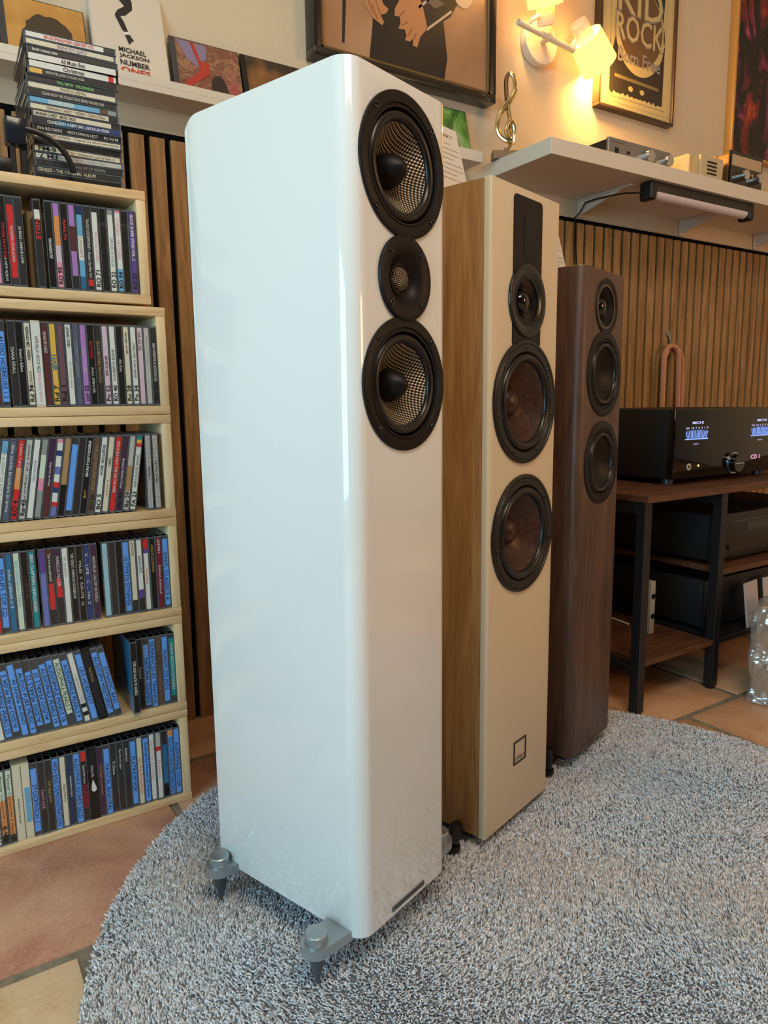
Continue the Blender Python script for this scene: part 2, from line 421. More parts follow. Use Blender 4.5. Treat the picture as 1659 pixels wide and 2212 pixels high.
# --- white gloss tower
W, D, H, Z0 = 0.181, 0.2625, 0.97, 0.06
S1 = place_speaker('tower_speaker', 'glossy white tower speaker on silver outrigger spikes', 0.3786, 0.6557, 0.32622, W, D)
cab = B().rprism(0, W, 0, D, Z0, Z0+H, 0.021, 0.0014, 12, rb=0.003, rear_round=0.025).obj('cabinet', M_white_gloss, S1)
UC = 0.0905
WF = [(UC, Z0+0.8826), (UC, Z0+0.650)]; TW = (UC, Z0+0.7656)
carve(cab, [(UC, Z0+0.8826, 0.0655), (UC, Z0+0.650, 0.0655), (UC, Z0+0.7656, 0.030)])
for (cx, cz) in WF:
    R = 0.0748
    fr = B().lathe([(0.066, -0.001), (R, -0.001), (R, 0.0022), (R-0.0012, 0.003), (0.0632, 0.003), (0.0624, 0.0012), (0.0612, 0.0012), (0.0606, 0.0022), (0.0585, 0.0022), (0.0572, -0.006), (0.066, -0.01)], (cx, 0, cz), n=96).obj('woofer', M_black_satin, S1, ang=40)
    B().lathe(arc(0.0574, 0.0455, -0.004, 0.0062, 12), (cx, 0, cz), n=80).obj('surround', M_black_rubber, fr)
    B().lathe([(0.0458, -0.0035), (0.040, -0.0085), (0.032, -0.0155), (0.024, -0.0215), (0.016, -0.0265)], (cx, 0, cz), n=80).obj('cone', M_weave, fr)
    B().lathe([(0.0188, -0.0265), (0.0188, -0.021), (0.0178, -0.0165), (0.0150, -0.0095), (0.0105, -0.0035), (0.0060, 0.0008), (0.0028, 0.0026), (0.0, 0.0031)], (cx, 0, cz), n=48).obj('dust_cap', M_black_satin, fr)
    screws(fr, cx, cz, 0.0692, 4, PI/4, 0.003)
cx, cz = TW
tw = B().lathe([(0.030, -0.001), (0.0461, -0.001), (0.0461, 0.0036), (0.0452, 0.0044), (0.040, 0.0044), (0.034, 0.0034), (0.028, 0.001), (0.0225, -0.0032), (0.0185, -0.0085), (0.0172, -0.0085), (0.0165, -0.0062), (0.0148, -0.0062), (0.0142, -0.009), (0.03, -0.012)], (cx, 0, cz), n=80).obj('tweeter', M_black_satin, S1, ang=60)
B().lathe([(0.0140, -0.0085), (0.0135, -0.006), (0.0110, -0.0025), (0.0075, -0.0003), (0.0035, 0.0008), (0.0, 0.001)], (cx, 0, cz), n=40).obj('dome', M_weave2, tw)
screws(tw, cx, cz, 0.0392, 4, PI/4, 0.0042)
B().box(0.0572, 0.1238, -0.0008, 0.002, Z0+0.0065, Z0+0.0128).obj('badge', M_silver_dark, S1, smooth=False)
text('ACOUSTIC ENERGY', S1, mat('badge_ink', rgb(60, 64, 70), 0.5), (UC, -0.00095, Z0+0.0096), (1, 0, 0), (0, 0, 1), 0.058, 0.0034, name='badge_lettering')
def foot(side, bpos, aoff, b0, b1):
    # stadium plate reaching out from the side of the cabinet, knurled knob above, cone spike below
    X = (lambda q: q) if side < 0 else (lambda q: W-q)
    hub = (aoff, bpos); r = 0.0185; pts = []
    inner = 0.012
    n = 14
    base = [(inner, b0), (0.0, b0)]
    arcpts = []
    for k in range(n+1):
        a = -PI/2-PI*k/n
        arcpts.append((hub[0]+r*math.cos(a), hub[1]+r*math.sin(a)))
    pts = base+arcpts+[(0.0, b1), (inner, b1)]
    P3 = [(X(p[0]), p[1], Z0-0.004) for p in pts]
    pl = B().prism(P3, (0, 0, 0.0125)).obj('foot_plate', M_silver, S1, ang=40)
    B().lathe([(0, 0), (0.0135, 0), (0.0138, 0.001), (0.0138, 0.0105), (0.0125, 0.0118), (0.006, 0.0108), (0, 0.0100)], (X(hub[0]), hub[1], Z0+0.0085), (0, 0, 1), 36).obj('knob', M_silver, pl)
    B().lathe([(0, 0), (0.0112, 0), (0.0108, 0.006), (0.0022, 0.043), (0, 0.0445)], (X(hub[0]), hub[1], Z0-0.004), (0, 0, -1), 32).obj('spike', M_silver_dark, pl)
for sd in (-1, 1):
    foot(sd, 0.040, -0.036, 0.017, 0.056)
    foot(sd, 0.246, -0.014, 0.222, 0.2610)
shift(S1, W, D)

# --- oak tower with beige front
W, D, H, Z0 = 0.1965, 0.33, 0.960, 0.026
S2 = place_speaker('tower_speaker', 'oak tower speaker with beige front and hybrid tweeter plate', 0.664, 0.7708, 0.2988, W, D)
cab = B().rprism(0.0006, W-0.0006, 0.012, D, Z0, Z0+H, 0.001, 0.0006, 2).obj('cabinet', M_oak, S2)
baf = B().rprism(0, W, 0, 0.0115, Z0-0.001, Z0+H+0.001, 0.0045, 0.0012, 6, rb=0.0006).obj('front_baffle', M_beige, S2)
DC = 0.0985
carve(cab, [(DC, Z0+0.6614, 0.080), (DC, Z0+0.4635, 0.080), (DC, Z0+0.8077, 0.030)])
carve(baf, [(DC, Z0+0.6614, 0.081), (DC, Z0+0.4635, 0.081), (DC, Z0+0.8077, 0.031)])
# plate with rounded top corners
def rrect(x0, x1, z0, z1, r, y, n=6):
    out = []
    for cx, cz, a0 in ((x1-r, z1-r, 0), (x0+r, z1-r, PI/2), (x0+r, z0+r, PI), (x1-r, z0+r, 1.5*PI)):
        for k in range(n+1): out.append((cx+r*math.cos(a0+PI/2*k/n), y, cz+r*math.sin(a0+PI/2*k/n)))
    return out
plate = B().prism(rrect(0.0580, 0.1395, Z0+0.742, Z0+0.9500, 0.007, 0.001), (0, -0.0022, 0)).obj('tweeter_plate', M_black_satin, S2)
carve(plate, [(DC, Z0+0.8077, 0.031), (DC, Z0+0.6614, 0.0885)])
B().box(0.0875, 0.1128, -0.0018, 0.0, Z0+0.868, Z0+0.9245).obj('ribbon_grille', mat('grille_black', rgb(9, 11, 11), 0.7), plate, smooth=False)
cx, cz = DC, Z0+0.8077
tw = B().lathe([(0.031, -0.001), (0.052, -0.001), (0.052, 0.0032), (0.0512, 0.0038), (0.045, 0.0034), (0.036, 0.0012), (0.026, -0.004), (0.0185, -0.0105), (0.0168, -0.013), (0.031, -0.014)], (cx, 0, cz), n=80).obj('tweeter', mat('black_semigloss', rgb(24, 22, 22), 0.2), S2, ang=60)
B().lathe([(0.0165, -0.0125), (0.0155, -0.0085), (0.0135, -0.004), (0.0095, -0.0005), (0.005, 0.001), (0, 0.0014)], (cx, 0, cz), n=40).obj('dome', M_black_gloss, tw)
text('DALI', tw, mat('faint_print', rgb(70, 66, 62), 0.5), (cx, -0.0025, cz+0.034), (1, 0, 0), (0, 0, 1), 0.016, 0.0032)
for zc in (0.6614, 0.4635):
    cz = Z0+zc; R = 0.0906
    fr = B().lathe([(0.08, -0.001), (R, -0.001), (R, 0.0030), (R-0.001, 0.0038), (0.0862, 0.0038), (0.0856, 0.0028), (0.0846, 0.0028), (0.084, 0.0038), (0.0745, 0.0038), (0.0715, 0.0), (0.08, -0.01)], (cx, 0, cz), n=96).obj('woofer', M_black_plastic, S2, ang=40)
    B().lathe(arc(0.0718, 0.0585, -0.001, 0.0072, 12), (cx, 0, cz), n=80).obj('surround', M_black_rubber, fr)
    B().lathe([(0.0588, -0.0005), (0.050, -0.0085), (0.038, -0.0185), (0.027, -0.026), (0.0225, -0.028)], (cx, 0, cz), n=80).obj('cone', M_browncone, fr)
    B().lathe([(0.0225, -0.028), (0.020, -0.0225), (0.0145, -0.0175), (0.0075, -0.0148), (0, -0.014)], (cx, 0, cz), n=40).obj('dust_cap', M_browncone, fr)
    screws(fr, cx, cz, 0.0798, 7, PI/2, 0.0036)
bad = B()
for (x0, x1, z0, z1) in ((0.0828, 0.121, 0.0875, 0.0900), (0.0828, 0.121, 0.1242, 0.1267), (0.0828, 0.0853, 0.0900, 0.1242), (0.1185, 0.121, 0.0900, 0.1242)):
    bad.box(x0, x1, -0.0012, 0.001, Z0+z0, Z0+z1)
bad = bad.obj('badge_frame', mat('bronze_black', rgb(50, 46, 42), 0.35, metal=0.5), S2, smooth=False)
text('DALI', bad, M_ink, (0.1020, -0.0004, Z0+0.0965), (1, 0, 0), (0, 0, 1), 0.024, 0.0066)
def outrigger(root, X, y, z, out, m_):
    # swept foot: arm under the cabinet, shoulder rising beside it and a rounded pad on the rug
    p = [(X(0.03), y, z-0.006), (X(-0.002), y, z-0.004), (X(-0.012), y-0.001, z+0.012), (X(-0.020), y-0.003, z+0.016), (X(-out), y-0.006, z+0.002), (X(-out-0.006), y-0.008, 0.020)]
    f = B().tube(p, [0.006, 0.008, 0.0095, 0.0098, 0.0092, 0.0088], 12).obj('foot', m_, root)
    B().lathe([(0, 0), (0.0115, 0), (0.0125, 0.002), (0.0115, 0.008), (0, 0.009)], (X(-out-0.006), y-0.008, 0.0125), (0, 0, 1), 20).obj('foot_pad', m_, f)
for sd in (-1, 1):
    X = (lambda q: q) if sd < 0 else (lambda q, W=W: W-q)
    outrigger(S2, X, 0.045, Z0, 0.026, M_black_plastic); outrigger(S2, X, 0.29, Z0, 0.026, M_black_plastic)
B().box(0.02, W-0.02, 0.02, D-0.02, Z0-0.012, Z0).obj('plinth', M_black_plastic, S2, smooth=False)
shift(S2, W, D)

# --- dark walnut tower
W, D, H, Z0 = 0.184, 0.29, 0.878, 0.035
S3 = place_speaker('tower_speaker', 'dark walnut tower speaker with rounded edges beside the equipment table', 0.9448, 0.8601, 0.3157, W, D)
cab = B().rprism(0, W, 0, D, Z0, Z0+H, 0.016, 0.003, 8).obj('cabinet', M_walnut, S3)
BC = 0.0933
carve(cab, [(BC, Z0+0.7003, 0.062), (BC, Z0+0.5422, 0.062), (BC, Z0+0.8172, 0.034)])
cx, cz = BC, Z0+0.8172
tw = B().lathe([(0.034, -0.001), (0.0476, -0.001), (0.0476, 0.0016), (0.0468, 0.0022), (0.043, 0.0018), (0.036, -0.001), (0.028, -0.0065), (0.022, -0.0135), (0.019, -0.018), (0.034, -0.02)], (cx, 0, cz), n=72).obj('tweeter', M_black_satin, S3, ang=60)
B().lathe([(0.0185, -0.0175), (0.0175, -0.012), (0.0145, -0.007), (0.010, -0.0035), (0.005, -0.0018), (0, -0.0012)], (cx, 0, cz), n=36).obj('dome', M_black_gloss, tw)
for zc in (0.7003, 0.5422):
    cz = Z0+zc; R = 0.0752
    fr = B().lathe([(0.062, -0.001), (R, -0.001), (R, 0.0014), (R-0.001, 0.002), (0.0615, 0.002), (0.0605, 0.0002), (0.0592, 0.0002), (0.0585, 0.0018), (0.0565, 0.0018), (0.0552, -0.004), (0.062, -0.008)], (cx, 0, cz), n=80).obj('woofer', M_black_satin, S3, ang=40)
    B().lathe(arc(0.0554, 0.0455, -0.002, 0.0062, 12), (cx, 0, cz), n=72).obj('surround', M_black_rubber, fr)
    B().lathe([(0.0458, -0.0015), (0.036, -0.0085), (0.024, -0.0145), (0.0125, -0.017), (0.0, -0.0175)], (cx, 0, cz), n=72).obj('cone', M_black_satin, fr)
B().box(0.045, 0.14, -0.0006, 0.002, Z0+0.006, Z0+0.0075).obj('badge', M_silver_dark, S3, smooth=False)
for sd in (-1, 1):
    X = (lambda q: q) if sd < 0 else (lambda q, W=W: W-q)
    outrigger(S3, X, 0.04, Z0, 0.022, M_black_plastic); outrigger(S3, X, 0.25, Z0, 0.022, M_black_plastic)
B().box(0.02, W-0.02, 0.02, D-0.02, Z0-0.014, Z0).obj('plinth', M_black_plastic, S3, smooth=False)
shift(S3, W, D)

# price cards standing on the two rear towers
def card(x, y, z, th, w_, h_, lean, label, head, lines):
    r = empty('price_card', (x, y, z), th); tag(r, label, 'sign')
    c, s = math.cos(lean), math.sin(lean)
    U, V = Vector((1, 0, 0)), Vector((0, s, c)); Nn = Vector((0, -c, s))
    O = Vector((0, 0, 0.0006))
    pts = [O, O+U*w_, O+U*w_+V*h_, O+V*h_]
    sh = B().prism(pts, -Nn*0.0012).obj('sheet', M_paper, r, smooth=False)
    B().prism([O+V*h_*0.9+U*0.01-Nn*0.0014, O+V*h_*0.9+U*(w_-0.01)-Nn*0.0014, Vector((w_-0.01, h_*0.55, 0.0006)), Vector((0.01, h_*0.55, 0.0006))], Vector((0, 0.001, 0.0004))).obj('stand', M_paper, r, smooth=False)
    hd = O+Nn*0.0002
    text(head, sh, M_ink, hd+U*w_*0.5+V*h_*0.86, U, V, w_*0.6, h_*0.05)
    for k in range(lines):
        text('Bassreflex Lautsprecher System Nr %d' % (k+2), sh, mat('grey_print', rgb(110, 108, 106), 0.7), hd+U*w_*0.08+V*h_*(0.74-0.075*k), U, V, w_*(0.84 if k % 3 else 0.6), h_*0.028, anchor=0.0)
def on_top(x, y, th, u, d): return x+math.cos(th)*u-math.sin(th)*d, y+math.sin(th)*u+math.cos(th)*d
q = on_top(0.664, 0.7708, 0.2988, 0.011, 0.090); card(q[0], q[1], 0.9872, 0.2988, 0.074, 0.105, math.radians(15), 'white price card standing on the oak tower speaker', 'TECHNIK Y', 8)
q = on_top(0.9448, 0.8601, 0.3157, 0.100, 0.110); card(q[0], q[1], 0.9132, 0.3157, 0.074, 0.105, math.radians(15), 'white price card standing on the dark walnut tower speaker', 'Preis', 8)

# ------------------------------------------------------------------ CD crates and compact discs
PAL = {'blue': (104, 164, 250), 'white': (226, 226, 220), 'cream': (222, 214, 190), 'black': (26, 25, 26), 'charcoal': (52, 50, 51), 'red': (214, 52, 54), 'maroon': (96, 50, 54),
       'pink': (226, 150, 176), 'orange': (228, 150, 90), 'yellow': (232, 184, 84), 'mauve': (118, 84, 92), 'slate': (92, 98, 120), 'lilac': (178, 128, 200), 'violet': (96, 72, 150),
       'sky': (110, 176, 216), 'teal': (30, 140, 150), 'navy': (46, 66, 124), 'plum': (72, 46, 72), 'brown': (104, 84, 66), 'mint': (208, 224, 204), 'grey': (150, 156, 154),
       'pale pink': (216, 194, 208), 'pale blue': (160, 200, 216), 'steel blue': (44, 112, 156), 'dark blue': (36, 60, 92), 'dark red': (128, 34, 52), 'tan': (176, 140, 96), 'stone': (192, 190, 184), 'periwinkle': (112, 122, 190), 'gold': (190, 160, 90), 'green': (120, 200, 120)}
def pm(c):
    return mat('print_'+c.replace(' ', '_'), rgb(*PAL[c]), 0.32, coat=0.35)
M_case = mat('clear_case_plastic', rgb(66, 66, 68), 0.18, coat=0.6)
M_case_e = mat('clear_case_edge', rgb(104, 109, 116), 0.10, coat=0.8)
M_case_w = mat('white_card_case', rgb(214, 204, 194), 0.6)
M_case_c = mat('cream_case', rgb(214, 208, 180), 0.45)
M_case_k = mat('black_case', rgb(20, 20, 22), 0.3)
CASE = {}
def case_mesh(kind, th):
    k = (kind, th)
    if k in CASE: return CASE[k]
    b = B(); h = th/2
    if kind == 'jewel':
        b.box(-h+0.0010, h-0.0009, 0.0, 0.1415, 0.0006, 0.1244)
        b.mi = 1; b.box(-h, -h+0.0007, -0.0004, 0.1420, 0.0, 0.125); b.box(h-0.0007, h, -0.0004, 0.142, 0.0, 0.125)
        for z in (0.0006, 0.1222): b.box(-h+0.0012, h-0.0010, -0.0005, 0.012, z, z+0.0022)
    else:
        b.box(-h, h, 0, 0.142, 0, 0.1255, 0.0006, 1)
    o = b.obj('c', {'jewel': [M_case, M_case_e], 'card': M_case_w, 'cream': M_case_c, 'black': M_case_k}[kind], None, smooth=False); me = o.data; bpy.data.objects.remove(o)
    CASE[k] = me; return me
CARD = {}
def card_mesh(segs, cw, z0, z1):
    k = (tuple(segs), cw, z0, z1)
    if k in CARD: return CARD[k]
    b = B(); mats = []
    for i, (f0, f1, c) in enumerate(segs):
        b.mi = i; mats.append(pm(c)); za, zb = z1-(z1-z0)*f1, z1-(z1-z0)*f0
        b.box(-cw/2, cw/2, -0.0006, 0.0004, za, zb)
    o = b.obj('spine_card', mats, None, smooth=False); me = o.data; bpy.data.objects.remove(o); CARD[k] = me; return me
DOWN, UP, RT, LF = (0, 0, -1), (0, 0, 1), (1, 0, 0), (-1, 0, 0)
def make_cd(loc, rot, colour, label, group, segs=None, txt='', tc='white', inv=False, hand='', kind='jewel', th=0.0103, t0=0.06, t1=0.94, txt2='', tc2='white', bold=False, sticker=False, fh=0.0042):
    o = bpy.data.objects.new('compact_disc_case', case_mesh(kind, th)); COL.objects.link(o); o.location = loc; o.rotation_euler = rot
    tag(o, label, 'CD', group)
    cw = th-0.0030 if kind == 'jewel' else th-0.0012
    z0, z1 = 0.0035, 0.1215
    if sticker: cw = th-0.0022; z0, z1 = sticker
    c = bpy.data.objects.new('spine_card', card_mesh(segs or [(0, 1, colour)], round(cw, 5), z0, z1)); COL.objects.link(c); c.parent = o
    L = z1-z0
    X, Y = (UP, LF) if inv else (DOWN, RT)
    def put(s, a0, a1, col, h, b_=False):
        zc = z1-L*(a0+a1)/2
        full = L*(a1-a0); ln = min(full, len(s)*h*0.95)
        text(s, c, mat('ink_'+col, rgb(*PAL[col]), 0.5) if col != 'black' else M_ink, (0, -0.00085, zc), X, Y, ln, h, b_)
    if txt: put(txt, t0, t1, tc, fh, bold)
    if txt2: put(txt2, t1, 0.97, tc2, fh*0.8)
    if hand: text(hand, c, M_ink, (0, -0.0010, z0+L*0.14), UP if not inv else DOWN, LF if not inv else RT, 0.024, 0.0062, True, name='handwriting')
    return o
ORD = ['first', 'second', 'third', 'fourth', 'fifth', 'sixth', 'seventh', 'eighth', 'ninth', 'tenth', 'eleventh', 'twelfth', 'thirteenth', 'fourteenth', 'fifteenth', 'sixteenth', 'seventeenth', 'eighteenth', 'nineteenth', 'twentieth',
       'twenty-first', 'twenty-second', 'twenty-third', 'twenty-fourth', 'twenty-fifth', 'twenty-sixth', 'twenty-seventh', 'twenty-eighth', 'twenty-ninth', 'thirtieth', 'thirty-first', 'thirty-second', 'thirty-third', 'thirty-fourth']
CR = [('bottom', 0.0, 0.0), ('second', 0.1685, 0.0), ('third', 0.3372, 0.0), ('fourth', 0.506, 0.0), ('fifth', 0.6748, 0.0), ('top', 0.8465, -0.0205)]
BT, CH = 0.014, 0.1685
YB0, YB1 = 1.180, 1.336
for nm, z, dx in CR:
    x0, x1 = -0.24+dx, 0.3395+dx; h = CH if nm != 'top' else 0.1695
    lab = {'bottom': 'pine CD crate standing on the tiles at the bottom of the stack', 'top': 'pine CD crate on top of the stack, carrying the pile of CDs'}.get(nm, 'pine CD crate, %s from the floor in the stack' % nm)
    r = empty('cd_crate', ((x0+x1)/2, (YB0+YB1)/2, z)); tag(r, lab, 'crate', 'stacked pine CD crates')
    hx, hy = (x1-x0)/2, (YB1-YB0)/2
    B().box(-hx, hx, -hy, hy, 0.0002, BT, 0.0012, 2).obj('bottom_board', M_pine, r)
    B().box(-hx, hx, -hy, hy, h-BT, h-0.0002, 0.0012, 2).obj('top_board', M_pine, r)
    for s in (-1, 1):
        xa = hx-BT-0.0006 if s > 0 else -hx+0.0006
        B().box(xa, xa+BT, -hy+0.0004, hy-0.0004, BT, h-BT, 0.0010, 2).obj('end_board', M_pine_v, r)

